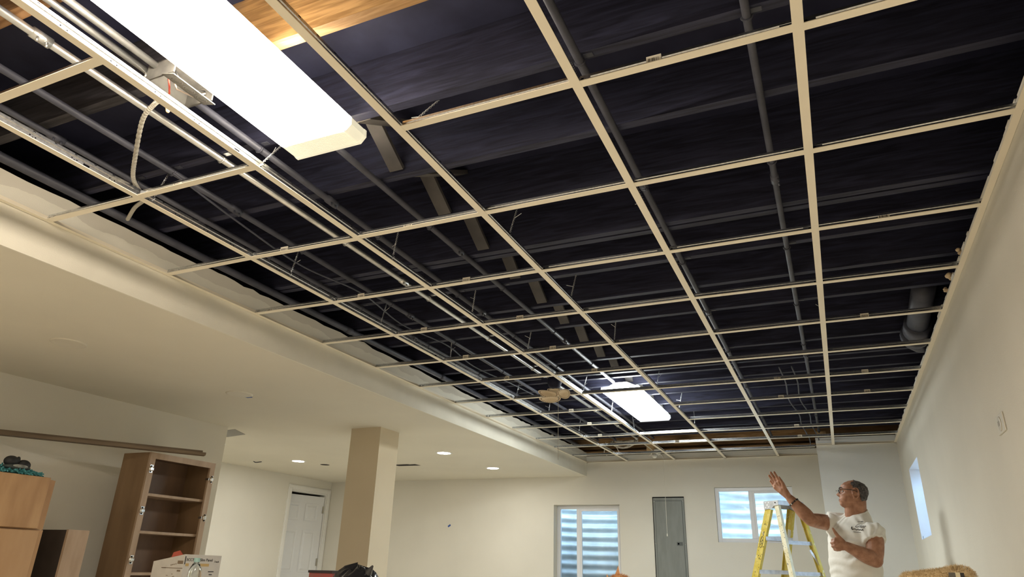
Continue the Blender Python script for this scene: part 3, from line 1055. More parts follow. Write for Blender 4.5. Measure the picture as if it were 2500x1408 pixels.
# leaf, modelled in the doorway plane then swung about the hinge line
lw, lh = DOOR[1] - DOOR[0] - .060, 1.975
hy, hx = DOOR[1] - .034, DX - .012
lf = MB()
lf.box(-.035, 0, -lw, 0, .01, .01 + lh)
for (a, b) in ((-lw + .10, -lw / 2 - .045), (-lw / 2 + .045, -.10)):
    for (z0, z1) in ((.22, .80), (.93, 1.50), (1.63, 1.87)):
        zs, g = .002, .028
        # sunk moulding ring and raised field
        o0 = [(zs, a, z0), (zs, b, z0), (zs, b, z1), (zs, a, z1)]
        i1 = [(-.006, a + .012, z0 + .012), (-.006, b - .012, z0 + .012), (-.006, b - .012, z1 - .012), (-.006, a + .012, z1 - .012)]
        lf.add([(0.0035, q[1], q[2]) for q in o0] + [(.0008, q[1], q[2]) for q in i1] + [(.0008, a + g, z0 + g), (.0008, b - g, z0 + g), (.0008, b - g, z1 - g), (.0008, a + g, z1 - g)] +
               [(.009, a + g + .02, z0 + g + .02), (.009, b - g - .02, z0 + g + .02), (.009, b - g - .02, z1 - g - .02), (.009, a + g + .02, z1 - g - .02)],
               [(0, 1, 5, 4), (1, 2, 6, 5), (2, 3, 7, 6), (3, 0, 4, 7), (4, 5, 9, 8), (5, 6, 10, 9), (6, 7, 11, 10), (7, 4, 8, 11), (8, 9, 13, 12), (9, 10, 14, 13), (10, 11, 15, 14), (11, 8, 12, 15), (12, 13, 14, 15)])
rot = Matrix.Rotation(radians(-14), 4, 'Z')
lf.v = [tuple(rot @ Vector(v) + Vector((hx, hy, 0))) for v in lf.v]
lf.build('door_leaf', DOORW, root)
for z in (.28, 1.07, 1.80):
    mb = MB()
    mb.box(hx - .001, hx + .006, hy - .022, hy + .026, z - .05, z + .05)
    mb.tube([(hx + .008, hy - .002, z - .05), (hx + .008, hy - .002, z + .05)], .007, 8)
    mb.build('hinge', BRASSY, root)

# ------------------------------------------------------------------ electrical panel
t = thing('electrical_panel', 'grey steel electrical panel set in the back wall between the windows', 'electrical panel', (-1.87, BY, .8))
px0, px1, pz0, pz1 = -2.067, -1.672, .80, 1.941
MB().box(px0 + .002, px1 - .002, BY - .004, BY + .002, pz0, pz1).build('edge_gap', DARKHOLE, t)['label'] = 'dark cut edge round the panel'  # near-black plate showing as a thin rim round the cover
MB().box(px0 + .012, px1 - .004, BY - .014, BY - .004, pz0 + .006, pz1 - .012).build('cover', PANELG, t, bevel=.003)
MB().box(px0 + .040, px1 - .030, BY - .020, BY - .014, pz0 + .03, pz1 - .050).build('panel_door', PANELG, t, bevel=.003)
mb = MB()
mb.box(px0 + .036, px0 + .040, BY - .016, BY - .0135, pz0 + .03, pz1 - .05)
mb.box(px1 - .030, px1 - .025, BY - .016, BY - .0135, pz0 + .03, pz1 - .05)
mb.box(px0 + .036, px1 - .025, BY - .016, BY - .0135, pz1 - .05, pz1 - .046)
mb.build('door_seam', PANELD, t)
mb = MB().box(px1 - .115, px1 - .045, BY - .024, BY - .020, 1.375, 1.415)
mb.box(px1 - .105, px1 - .085, BY - .0255, BY - .024, 1.385, 1.405, 1)
mb.build('latch', [PANELD, DARKHOLE], t)
for x, z in ((px0 + .026, pz1 - .055), (px1 - .016, pz1 - .05), (px0 + .026, 1.395), (px0 + .052, 1.395), (px1 - .016, 1.395), (px0 + .05, 1.80), (px0 + .05, .95)):
    MB().lathe([(.006, 0), (.006, .003), (.003, .005)], (x, BY - .015, z), (0, -1, 0), 10).build('screw', HINGE, t)

# lampholder and pull cords
t = thing('lampholder', 'white porcelain lampholder with a pull cord at the end of the grid', 'lampholder', (-1.92, 8.6, 2.41))
mb = MB().lathe([(.052, .05), (.05, .03), (.036, .016), (.032, -.012), (.028, -.014)], (-1.905, 8.60, 2.43), (0, 0, 1), 20)
mb.ell((-1.945, 8.58, 2.40), (.035, .03, .03), 12, 8)
mb.build('socket', mat('porcelain', (.78, .76, .70), .25), t, smooth=True)
MB().tube(smooth_path([(-1.895, 8.57, 2.41), (-1.87, 8.56, 2.415), (-1.845, 8.56, 2.395), (-1.832, 8.56, 2.36)], 6), .007, 6).build('chain_arm', mat('porcelain', (.78, .76, .70), .25), t)
mb = MB().tube([(-1.832, 8.56, 2.36), (-1.836, 8.56, 1.50)], .0022, 6)
mb.lathe([(.002, 0), (.006, -.01), (.007, -.03), (.003, -.035)], (-1.836, 8.56, 1.50), (0, 0, 1), 8)
mb.build('pull_cord', mat('cord_white', (.75, .72, .62), .6), t)

# leaf-bladed fan
t = thing('ceiling_fan', 'small fan with tan oval overlapping blades poking through the grid', 'fan', (-1.95, 5.12, 2.43))
FT = mat('fan_blade_tan', (.66, .52, .34), .6, scale=12, col2=(.74, .60, .42), bump=.1, bscale=80)
FI = mat('fan_stitch', (.16, .10, .06), .6)
cx, cy, cz = -1.950, 5.12, 2.440
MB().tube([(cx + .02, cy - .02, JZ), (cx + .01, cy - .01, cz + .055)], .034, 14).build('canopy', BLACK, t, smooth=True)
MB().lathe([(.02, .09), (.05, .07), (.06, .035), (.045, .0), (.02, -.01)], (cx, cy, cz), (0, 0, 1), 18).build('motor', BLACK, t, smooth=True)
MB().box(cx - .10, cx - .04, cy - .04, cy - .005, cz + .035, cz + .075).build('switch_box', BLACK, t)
MB().tube([(cx + .05 * cos(a) + .01, cy + .05 * sin(a) - .05, JZ - .05 + .015 * sin(3 * a)) for a in [k * PI / 8 for k in range(17)]], .005, 6).build('spare_wire', mat('wire_tan', (.35, .30, .24), .6), t)
BL = [((-1.986, 5.10, 2.388), 16, .085, .034, -34), ((-1.963, 5.08, 2.338), 2, .092, .030, -30), ((-1.862, 5.11, 2.384), -20, .056, .040, -36), ((-1.960, 5.15, 2.425), 6, .056, .024, -30)]
for c, roll_, L, wd, tilt_ in BL:
    mb = MB()
    c = Vector(c)
    R_ = Matrix.Rotation(radians(tilt_), 3, 'X') @ Matrix.Rotation(radians(roll_), 3, 'Z')
    n = 28

    def bl(q, a, z):
        u_ = q * L * cos(a) * (1 - .12 * cos(a))
        v_ = q * wd * 1.2 * sin(a)
        return c + R_ @ Vector((u_, v_, z - .30 * v_ * v_ / wd))
    an = [2 * PI * k / n for k in range(n)]
    mb.add([bl(1, a, .003) for a in an] + [bl(1, a, 0) for a in an] + [bl(0, 0, .008), bl(0, 0, .004)],
           [(k, (k + 1) % n, (k + 1) % n + n, k + n) for k in range(n)] + [(k, (k + 1) % n, 2 * n) for k in range(n)] + [(k + n, (k + 1) % n + n, 2 * n + 1) for k in range(n)])
    for a in an[::1]:
        mb.obox(bl(.84, a, -.0002), (R_ @ Vector((1, 0, 0)), R_ @ Vector((0, 1, 0)), R_ @ Vector((0, 0, 1))), (.004, .0012, .0016), 1)
    mb.build('blade', [FT, FI], t)
MB().tube([(cx + .055, cy - .06, cz - .09), (cx + .055, cy - .06, 1.85)], .0018, 6).build('pull_cord', mat('cord_grey', (.42, .38, .30), .6), t)

# coil of white cable and odd timber by the back wall
mb = MB()
for k in range(11):
    pts = []
    ph = random.uniform(-.3, .3)
    aa, bb = random.uniform(.13, .19), random.uniform(.05, .085)
    for i in range(25):
        a = 2 * PI * i / 24
        pts.append((-2.28 + aa * cos(a) + random.uniform(-.004, .004), 8.42 + .035 * sin(a + ph) + random.uniform(-.02, .02), 2.545 + bb * sin(a) * .6 + .02 * cos(2 * a)))
    mb.tube(pts, .0045, 5)
tag(mb.build('cable_coil', mat('romex_white', (.70, .64, .54), .5), smooth=True), 'coil of white cable stuffed above the far end of the grid', 'cable')
for k, (pts, lab) in enumerate((([(-2.48, 8.3, 2.54), (-2.50, 8.33, 2.48), (-2.52, 8.36, 2.43), (-2.50, 8.40, 2.40)], 'loose white cable dropping left of the cable coil'),
                                ([(-2.06, 8.4, 2.54), (-2.0, 8.5, 2.50), (-1.97, 8.6, 2.46), (-2.02, 8.66, 2.42)], 'loose white cable dropping right of the cable coil'),
                                ([(-2.40, 8.45, 2.53), (-2.38, 8.5, 2.47), (-2.36, 8.55, 2.42)], 'loose white cable hanging just below the cable coil'))):
    tag(MB().tube(smooth_path(pts, 6), .0055, 6).build('loose_cable', mat('romex_white', (.7, .64, .54), .5), smooth=True), lab, 'cable')
tag(MB().box(-3.0, -.11, 8.88, 8.99, 2.485, 2.528).build('sill_plate', RAW), 'bare timber plate lying along the top of the back wall', 'timber')
tag(MB().box(-2.05, -1.92, 8.62, 8.68, 2.47, 2.57).build('timber_block', mat('fresh_timber', (.55, .36, .17), .6, scale=6, col2=(.66, .46, .24), stretch=(1, 1, 6))), 'pale offcut timber block beside the porcelain lampholder', 'timber')
tag(MB().box(-.08, .02, 8.36, 8.44, 2.52, JZ - .002).build('timber_block', mat('fresh_timber', (.5, .33, .16), .6)), 'tan timber block hanging near the top right corner of the back wall', 'timber')
tag(MB().box(-1.68, -1.50, 8.46, 8.53, 2.53, 2.565).build('timber_block', mat('fresh_timber', (.5, .33, .16), .6)), 'flat tan timber offcut left of the bare timber joist', 'timber')

# wall plate
t = thing('wall_plate', 'white outlet plate high on the right wall', 'wall plate', (RX, 3.405, 1.677))
MB().box(RX - .006, RX - .0005, 3.335, 3.475, 1.64, 1.715).build('plate', mat('plate_white', (.70, .67, .58), .4), t, bevel=.002)
mb = MB().lathe([(.030, 0), (.030, .003), (.026, .004)], (RX - .006, 3.405, 1.677), (-1, 0, 0), 20)
for k in (-1, 1):
    mb.box(RX - .011, RX - .009, 3.405 + k * .010 - .002, 3.405 + k * .010 + .002, 1.668, 1.688, 1)
mb.build('socket_face', [mat('plate_cream', (.60, .57, .49), .4), mat('slot_grey', (.25, .24, .22), .6)], t)

# ------------------------------------------------------------------ left cabinets
PX, PY0, PY1, PZT = -4.50, 3.572, 4.177, 1.782   # open pantry: front plane, near side, far side, top
PB = -4.79
t = thing('open_cabinet', 'tall open wooden cabinet without doors, standing before the left wall', 'cabinet', (-4.64, 3.87, 0))
FW = .045
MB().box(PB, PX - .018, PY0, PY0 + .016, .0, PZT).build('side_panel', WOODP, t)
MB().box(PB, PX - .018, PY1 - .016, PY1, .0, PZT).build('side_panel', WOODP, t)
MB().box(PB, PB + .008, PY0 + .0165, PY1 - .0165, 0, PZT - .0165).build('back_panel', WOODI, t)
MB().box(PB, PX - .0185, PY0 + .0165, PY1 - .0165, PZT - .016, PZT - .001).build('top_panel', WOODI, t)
mb = MB()
mb.box(PX - .018, PX, PY0 - .002, PY0 + FW, 0, PZT)
mb.box(PX - .018, PX, PY1 - FW, PY1 + .002, 0, PZT)
mb.box(PX - .018, PX, PY0 + FW, PY1 - FW, PZT - .042, PZT)
mb.build('face_frame', WOODF, t)
for z in (1.482, 1.225, .95, .62):
    MB().box(PB + .01, PX - .03, PY0 + .018, PY1 - .018, z, z + .018).build('shelf', WOODF, t)
for y, sg, zs in ((PY0 + .012, 1, (1.665, 1.375, 1.05, .5)), (PY1 - .012, -1, (1.655, 1.365, .5))):
    for z in zs:
        mb = MB()
        mb.box(PX - .001, PX + .006, y - .004, y + .004 + sg * .018 if sg > 0 else y + .004, z - .028, z + .028)
        mb.lathe([(.016, 0), (.018, .006), (.010, .014)], (PX + .002, y + sg * .006, z), (1, 0, 0), 14)
        mb.box(PX - .03, PX + .002, y + sg * .03 - .004, y + sg * .03 + .004, z - .008, z + .008)
        for dz in (-.02, .02):
            mb.lathe([(.004, 0), (.004, .009)], (PX + .002, y + sg * .006, z + dz), (1, 0, 0), 8, m=1)
        mb.build('hinge_cup', [HINGE, DARKHOLE], t)['label'] = 'small nickel cabinet hinge'

# long rail lying across the cabinet top
d0, d1 = Vector((-5.02, 2.65, PZT + .014)), Vector((-4.27, 3.845, PZT + .014))
mb = MB()
dd = (d1 - d0).normalized()
d0b = d0 - dd * .02
mb.bar(d0b, d1, .075, .020)
sd = dd.cross(Vector((0, 0, 1)))
mb.bar(d0b + Vector((0, 0, .018)) - sd * .012, d1 + Vector((0, 0, .018)) - sd * .012 - dd * .02, .04, .016)
tag(mb.build('wood_rail', RAILW), 'long brown moulded rail lying across the top of the open cabinet', 'rail')

# stacked cabinets at the left edge
CX, CY1 = -4.40, 2.861
t = thing('wall_cabinet', 'maple cabinet with teal mop head on top, at the left edge', 'cabinet', (-4.65, 2.45, 1.20))
MB().box(-4.88, CX - .02, 1.95, CY1 - .004, 1.205, 1.497).build('carcass', WOODC, t)
MB().box(CX - .02, CX - .002, 1.95, CY1, 1.205, 1.493).build('face_frame', WOODC, t)
MB().box(CX - .002, CX + .018, 1.97, CY1 - .045, 1.210, 1.505).build('cabinet_door', WOODC, t, bevel=.002)
t = thing('base_cabinet', 'maple lower cabinet under the mop head cabinet, at the left edge', 'cabinet', (-4.65, 2.45, 0))
MB().box(-4.90, CX - .02, 1.95, CY1, 0, 1.203).build('carcass', WOODC, t)
MB().box(CX - .02, CX - .002, 1.95, CY1 + .004, 0, 1.203).build('face_frame', WOODC, t)
MB().box(CX - .002, CX + .018, 1.97, CY1 - .03, .1, 1.198).build('cabinet_door', mat('cabinet_maple_pale', (.43, .25, .12), .5, scale=3, col2=(.50, .31, .16), stretch=(3, 3, .7)), t, bevel=.002)
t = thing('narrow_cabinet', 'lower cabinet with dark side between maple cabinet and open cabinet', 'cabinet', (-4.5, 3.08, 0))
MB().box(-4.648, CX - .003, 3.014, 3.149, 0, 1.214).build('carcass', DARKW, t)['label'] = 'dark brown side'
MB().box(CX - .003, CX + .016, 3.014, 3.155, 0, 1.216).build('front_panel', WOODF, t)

# teal mop head
t = thing('mop_head', 'teal shaggy mop head with black pads on the left cabinet', 'mop head', (-4.5, 2.6, 1.50))
TEAL = mat('mop_teal', (.035, .20, .22), .9, scale=30, col2=(.10, .34, .36))
mb = MB()
mb.ell((-4.47, 2.60, 1.520), (.07, .17, .022), 16, 8)
rr = random.Random(3)
for k in range(420):
    a = rr.uniform(0, 2 * PI)
    q = sqrt(rr.random())
    p0 = Vector((-4.47 + .075 * q * cos(a), 2.60 + .19 * q * sin(a), 1.518 + .024 * (1 - q * q)))
    d = Vector((cos(a) * .5 + rr.uniform(-.3, .3) + .25, sin(a) * .8, rr.uniform(-.25, .6) - .35 * q)).normalized()
    L = rr.uniform(.018, .040)
    p1 = p0 + d * L
    p2 = p1 + Vector((0, 0, -.006))
    if p2.z < 1.508:
        p2.z = 1.508
    if p1.z < 1.508:
        p1.z = 1.508
    mb.tube([p0, p1, p2], [.006, .0045, .002], 5)
mb.build('fringe', TEAL, t)
BKP = mat('pad_black', (.012, .012, .014), .6, var=.1)
mb = MB().ell((-4.425, 2.580, 1.575), (.03, .042, .032), 14, 10)
mb.ell((-4.425, 2.655, 1.560), (.03, .042, .032), 14, 10)
mb.ell((-4.425, 2.617, 1.585), (.014, .012, .022), 10, 8)
mb.build('black_pad', BKP, t, smooth=True)
mb = MB().ell((-4.415, 2.615, 1.543), (.032, .082, .020), 16, 8)
mb.build('sole', mat('pad_dark', (.03, .04, .04), .5, var=.2), t, smooth=True)
mb = MB().ell((-4.390, 2.620, 1.549), (.014, .045, .011), 14, 8)
mb.build('grey_patch', mat('pad_grey', (.32, .33, .31), .7, scale=50, col2=(.15, .16, .15)), t, smooth=True)

# ------------------------------------------------------------------ bottom edge: table, carton, bottle, bag, boxes
TBZ = .80
t = thing('work_table', 'plain table carrying the lamp carton and water bottle below the frame', 'table', (-2.9, 2.75, 0))
MB().box(-3.55, -2.40, 2.25, 3.20, TBZ - .03, TBZ).build('tabletop', WHITE, t, bevel=.004)
for x in (-3.48, -2.46):
    for y in (2.31, 3.14):
        MB().tube([(x, y, 0), (x, y, TBZ - .03)], .016, 10).build('leg', mat('leg_grey', (.3, .3, .3), .4, metal=.6), t, smooth=True)

# carton: right face and left face meet at the edge facing the camera
t = thing('carton', 'printed white carton of slim panel lights at the bottom left', 'box', (-3.1, 2.9, TBZ))
A = Vector((-3.20, 2.88, 0))                      # near vertical edge
RD = Vector((.09, .996, 0)).normalized()          # along the right face
LD = Vector((-.996, .09, 0)).normalized()
ct = TBZ + .290
LR, LL = .235, .255
c0, c1, c2, c3 = A, A + RD * LR, A + RD * LR + LD * LL, A + LD * LL
mb = MB()
mb.add([(*c.xy, TBZ + .001) for c in (c0, c1, c2, c3)] + [(*c.xy, ct - q_) for c, q_ in ((c0, 0), (c1, .002), (c2, .02), (c3, .040))], [(0, 1, 5, 4), (1, 2, 6, 5), (2, 3, 7, 6), (3, 0, 4, 7), (3, 2, 1, 0), (4, 5, 6, 7)])
CARD = mat('carton_white', (.56, .53, .48), .7, var=.04, scale=20)
mb.build('carton_body', CARD, t)
INK = mat('print_black', (.02, .02, .022), .6)
INKB = mat('print_brown', (.20, .15, .10), .6)
ORG = mat('print_orange', (.50, .34, .13), .6)
nR = RD.cross(Vector((0, 0, 1)))
if nR.x < 0:
    nR = -nR
nL = -LD.cross(Vector((0, 0, 1)))
if nL.y > 0:
    nL = -nL


def onR(a, z, off=.0006):
    return c0 + RD * a + Vector((0, 0, ct - z)) + nR * off


def onL(a, z, off=.0006):
    return c0 + LD * a + Vector((0, 0, ct - z - .040 * a / LL)) + nL * off


text_mesh('print_text', '3CCT', .019, onR(.013, .033), RD, (0, 0, 1), INK, t)
text_mesh('print_text', 'Slim Panel', .020, onR(.098, .033), RD, (0, 0, 1), INK, t)
text_mesh('print_text', '7 inch', .013, onR(.190, .038), RD, (0, 0, 1), INK, t, shear=.3)
mb = MB()
mb.obox(onR(.006, .030), (RD, Vector((0, 0, 1)), nR), (.0025, .020, .0004))
mb.obox(onR(.180, .085), (RD, Vector((0, 0, 1)), nR), (.018, .0022, .0004))
mb.obox(onR(.180, .100), (RD, Vector((0, 0, 1)), nR), (.010, .0022, .0004))
mb.obox(onR(.170, .145), (RD + Vector((0, 0, 1.6)), nR.cross(RD + Vector((0, 0, 1.6))), nR), (.022, .0022, .0004))
mb.obox(onR(.188, .145), (RD + Vector((0, 0, 1.6)), nR.cross(RD + Vector((0, 0, 1.6))), nR), (.022, .0022, .0004))
mb.build('print_marks', INK, t)
mb = MB()
mb.obox(onR(.022, .052), (RD, Vector((0, 0, 1)), nR), (.010, .007, .0004))
mb.obox(onR(.120, .052), (RD, Vector((0, 0, 1)), nR), (.040, .007, .0004))
mb.build('print_orange_bar', ORG, t)
mb = MB()
mb.obox(onL(.028, .036), (LD, Vector((0, 0, 1)), nL), (.022, .008, .0004))
mb.obox(onL(.09, .056), (LD, Vector((0, 0, 1)), nL), (.088, .0015, .0004))
for k, a in enumerate((.062, .076, .088, .10)):
    mb.obox(onL(a, .040), (LD, Vector((0, 0, 1)), nL), (.003, .003, .0004))
mb.obox(onL(.155, .046), (LD, Vector((0, 0, 1)), nL), (.016, .002, .0004))
mb.obox(onL(.03, .078), (LD, Vector((0, 0, 1)), nL), (.014, .004, .0004))
mb.obox(onL(.15, .12), (LD, Vector((0, 0, 1)), nL), (.016, .014, .0004))
mb.obox(onL(.125, .12), (LD, Vector((0, 0, 1)), nL), (.005, .014, .0004))
for k in range(9):
    mb.obox(onL(random.uniform(.03, .12), random.uniform(.08, .14)), (LD, Vector((0, 0, 1)), nL), (random.uniform(.003, .008), .0012, .0004))
mb.build('print_brown', INKB, t)
mb = MB().add([onL(.02, 0), onL(.11, 0), onL(.09, -.022) + LD * .01, onL(.05, -.026)], [(0, 1, 2, 3)])
mb.add([onL(.02, 0) - nL * .003, onL(.11, 0) - nL * .003, onL(.09, -.022) + LD * .01 - nL * .003, onL(.05, -.026) - nL * .003], [(0, 1, 2, 3)])
mb.build('red_flap', mat('flap_red', (.45, .09, .06), .6), t)

# water bottle
t = thing('water_bottle', 'clear plastic water bottle in front of the carton', 'bottle', (-2.935, 2.72, TBZ))
BC = mat('bottle_clear', (.86, .92, .92), .08, trans=1.0, spec=.5)
zt = 1.072
MB().lathe([(.031, TBZ + .002), (.033, TBZ + .01), (.033, zt - .13), (.031, zt - .125), (.033, zt - .12), (.033, zt - .075), (.030, zt - .055), (.018, zt - .028), (.0125, zt - .022), (.0125, zt - .012)], (-2.935, 2.72, 0), (0, 0, 1), 24).build('bottle_body', BC, t, smooth=True)
MB().lathe([(.0145, zt - .018), (.0145, zt), (.013, zt + .001)], (-2.935, 2.72, 0), (0, 0, 1), 20).build('cap', mat('cap_teal', (.28, .45, .42), .5), t)
MB().lathe([(.0322, zt - .135), (.0322, zt - .122)], (-2.935, 2.72, 0), (0, 0, 1), 24, cap=False).build('label_band', mat('band_dark', (.05, .06, .08), .5), t, smooth=True)

# black bag
rr = random.Random(11)
mb = MB()
n, kz = 44, 60
bx, by = -2.165, 3.0
rings = []
from mathutils import noise as mnoise
for k in range(kz + 1):
    q = k / kz
    z = 1.058 * q
    base = .20 if q < .85 else .20 * sqrt(max(.0, 1 - ((q - .85) / .15) ** 2)) * 1.0
    base = max(base, .004)
    ring = []
    for i in range(n):
        a = 2 * PI * i / n
        v = Vector((cos(a) * 2.2, sin(a) * 2.2, z * 7))
        w = mnoise.noise(v) * .022 + mnoise.noise(v * 3.1) * .014
        w += abs(mnoise.noise(v * 1.7 + Vector((7, 3, 1)))) * .02
        rad = base * (1 - .03) + w * (base / .2)
        ring.append((bx + rad * cos(a) * .66, by + rad * sin(a) * .8, z + mnoise.noise(v * 1.3) * .03 * (q > .7)))
    rings.append(ring)
mb.loft(rings)
mb.capsule((bx + .085, by - .03, 1.03), (bx + .108, by - .035, 1.058), .02, .006, 8)
bag = mb.build('trash_bag', mat('bag_black', (.012, .012, .014), .22, var=.1, spec=.7, bump=.8, bscale=26), smooth=True)
tag(bag, 'shiny black plastic bag bunched up before the pillar', 'bag')
t = thing('red_box', 'red box with dark edge left of the black bag', 'box', (-2.71, 3.47, 0))
MB().box(-2.785, -2.625, 3.40, 3.56, 0, 1.014).build('box_body', mat('box_red', (.36, .06, .05), .5, scale=14, col2=(.25, .10, .08)), t)
MB().box(-2.79, -2.62, 3.395, 3.565, 1.014, 1.027).build('lid_edge', mat('lid_dark', (.03, .02, .02), .5), t)


# plush perch at the bottom right
def fur(mb, pts_n, count, rnd, L, w):
    for _ in range(count):
        p, nrm = pts_n(rnd)
        d = (nrm + Vector((rnd.uniform(-.7, .7), rnd.uniform(-.7, .7), rnd.uniform(-.9, .5)))).normalized()
        l = L * rnd.uniform(.6, 1.2)
        s = d.orthogonal().normalized() * w
        s2 = d.cross(s).normalized() * w
        mb.add([p + s, p - s * .5 + s2 * .8, p - s * .5 - s2 * .8, p + d * l], [(0, 1, 3), (1, 2, 3), (2, 0, 3)])


t = thing('plush_perch', 'tan shaggy plush bolster with a dark tag at the bottom right', 'plush perch', (.30, 3.05, 0))
PL = mat('plush_tan', (.52, .38, .20), .95, scale=26, col2=(.72, .56, .34), detail=6)
mb = MB()
pa, pb = Vector((.215, 3.03, 1.062)), Vector((.375, 3.03, 1.075))
mb.capsule(pa, pb, .034, .042, 18)
mb.capsule((.33, 3.03, 1.08), (.36, 3.03, 1.072), .036, .034, 14)
mb.tube([(.295, 3.05, .02), (.295, 3.05, 1.05)], .055, 14)
mb.lathe([(.24, 0), (.24, .03), (.22, .04)], (.295, 3.05, 0), (0, 0, 1), 24)


def plush_pt(rnd):
    q = rnd.uniform(-.12, 1.12)
    c = pa.lerp(pb, min(1, max(0, q)))
    v = Vector((rnd.gauss(0, .4) + (q < 0) * -1 + (q > 1) * 1, rnd.gauss(0, 1), rnd.gauss(0, 1))).normalized()
    r = .034 + .008 * min(1, max(0, q)) + (.006 if q > .75 else 0)
    return c + v * r * .95, v


fur(mb, plush_pt, 6500, random.Random(5), .0115, .0012)
mb.build('plush_cover', PL, t)
mb = MB().box(.332, .352, 2.975, 2.980, 1.060, 1.098)
mb.box(.352, .366, 2.975, 2.980, 1.060, 1.099, 1)
mb.box(.366, .378, 2.975, 2.980, 1.060, 1.098, 2)
mb.build('sewn_tag', [mat('tag_grey', (.10, .09, .075), .6), mat('tag_cream', (.62, .54, .36), .6), mat('tag_black', (.02, .015, .015), .6)], t)['label'] = 'dark sewn tag with a cream stripe'

# ginger cat peeking over the bottom edge
t = thing('stool', 'low wooden stool under the ginger cat, below the frame', 'stool', (-.80, 3.05, 0))
MB().lathe([(.17, .68), (.17, .705), (.165, .71)], (-.79, 3.06, 0), (0, 0, 1), 24).build('seat', WOODC, t)
for k in range(4):
    a = PI / 4 + k * PI / 2
    MB().tube([(-.79 + .16 * cos(a), 3.06 + .16 * sin(a), 0), (-.79 + .12 * cos(a), 3.06 + .12 * sin(a), .68)], .014, 8).build('leg', WOODC, t)
GING = mat('cat_ginger', (.50, .22, .09), .9, scale=22, col2=(.68, .38, .18), detail=6)
mb = MB()
mb.ell((-.79, 3.10, .84), (.085, .13, .105), 18, 12)
mb.ell((-.805, 3.03, .93), (.065, .07, .07), 16, 10)
mb.ell((-.845, 2.985, 1.012), (.050, .052, .046), 18, 12)
mb.ell((-.865, 2.940, 1.000), (.022, .020, .017), 12, 8)
for x in (-.83, -.77):
    mb.capsule((x, 3.00, .90), (x, 2.97, .745), .026, .020, 10)
mb.capsule((-.72, 3.14, .77), (-.68, 3.02, .752), .05, .022, 10)
mb.tube(smooth_path([(-.76, 3.2, .78), (-.68, 3.24, .75), (-.62, 3.16, .745), (-.62, 3.06, .745)], 5), .014, 8)
for ex, ez, lean, s in ((-.853, 1.046, -.004, 1.0), (-.896, 1.034, -.010, .55)):
    b = [Vector((ex - .016 * s, 2.975, ez - .008)), Vector((ex + .014, 2.985, ez - .012)), Vector((ex, 3.0, ez - .012))]
    tip = Vector((ex + lean + .006, 2.985, ez + .046 * s))
    mb.add(b + [tip], [(0, 1, 3), (1, 2, 3), (2, 0, 3), (0, 2, 1)])


def cat_pt(rnd):
    v = Vector((rnd.gauss(0, 1), rnd.gauss(0, 1), rnd.gauss(0, 1))).normalized()
    if rnd.random() < .5:
        return Vector((-.845 + .049 * v.x, 2.985 + .051 * v.y, 1.012 + .045 * v.z)), v
    return Vector((-.805 + .064 * v.x, 3.03 + .069 * v.y, .93 + .069 * v.z)), v


fur(mb, cat_pt, 2600, random.Random(8), .012, .0010)
o = mb.build('cat', GING)
o.location = (0, 0, 0)
tag(o, 'orange furred cat with pointed ear tip showing in front of the tall window', 'cat')

# ------------------------------------------------------------------ stepladder
CO = Vector((-.497, 7.45, 0))           # rear-left corner of the cap, nearest the camera
WD = Vector((.65, .76, 0)).normalized()     # left rail -> right rail
SD = Vector((.76, -.65, 0)).normalized()    # front (steps) -> rear
UP = Vector((0, 0, 1))
CT = 1.758
YEL = mat('ladder_yellow', (.56, .42, .06), .45, scale=14, col2=(.64, .51, .13), lo=.45, hi=.6)
# paint splashes over the fibreglass
nt = YEL.node_tree
v = nt.nodes.new('ShaderNodeTexVoronoi')
v.inputs['Scale'].default_value = 30
tc = nt.nodes.new('ShaderNodeTexCoord')
nn = nt.nodes.new('ShaderNodeTexNoise')
nn.inputs['Scale'].default_value = 18
nn.inputs['Detail'].default_value = 6
nt.links.new(tc.outputs['Object'], nn.inputs['Vector'])
rp = nt.nodes.new('ShaderNodeValToRGB')
rp.color_ramp.elements[0].position, rp.color_ramp.elements[1].position = .60, .66
nt.links.new(nn.outputs['Fac'], rp.inputs['Fac'])
mx = nt.nodes.new('ShaderNodeMix')
mx.data_type = 'RGBA'
bs = nt.nodes['Principled BSDF']
src = bs.inputs['Base Color'].links[0].from_socket
nt.links.new(rp.outputs['Color'], mx.inputs['Factor'])
nt.links.new(src, mx.inputs['A'])
mx.inputs['B'].default_value = (.72, .66, .42, 1)
nt.links.new(mx.outputs['Result'], bs.inputs['Base Color'])
ALU = mat('ladder_aluminium', (.55, .55, .56), .45, metal=.55, scale=20, col2=(.72, .72, .73))
SPOT = mat('ladder_spots', (.06, .055, .04), .6)
CREAMY = mat('ladder_pale', (.66, .58, .36), .5, scale=14, col2=(.74, .69, .52), lo=.4, hi=.6)
t = thing('stepladder', 'yellow paint-spattered stepladder standing beside the man', 'ladder', (-.5, 7.5, 0))
D, WW = .19, .335
cap = MB()
cap.obox(CO - SD * D / 2 + WD * WW / 2 + UP * (CT - .006), (SD, WD, UP), (D / 2, WW / 2, .006))
for o0 in (0, WW):
    q = CO + WD * o0
    pr = [(-D, CT), (0, CT), (0, CT - .045), (-.06, CT - .050), (-.09, CT - .075), (-D, CT - .080)]
    va = [q + SD * a + UP * z - WD * .003 for a, z in pr]
    vb = [q + SD * a + UP * z + WD * .003 for a, z in pr]
    nn_ = len(pr)
    cap.add(va + vb, [tuple(range(nn_)), tuple(range(2 * nn_ - 1, nn_ - 1, -1))] + [(k, (k + 1) % nn_, (k + 1) % nn_ + nn_, k + nn_) for k in range(nn_)])
cap.obox(CO + WD * WW / 2 + UP * (CT - .022), (SD, WD, UP), (.003, WW / 2, .022))
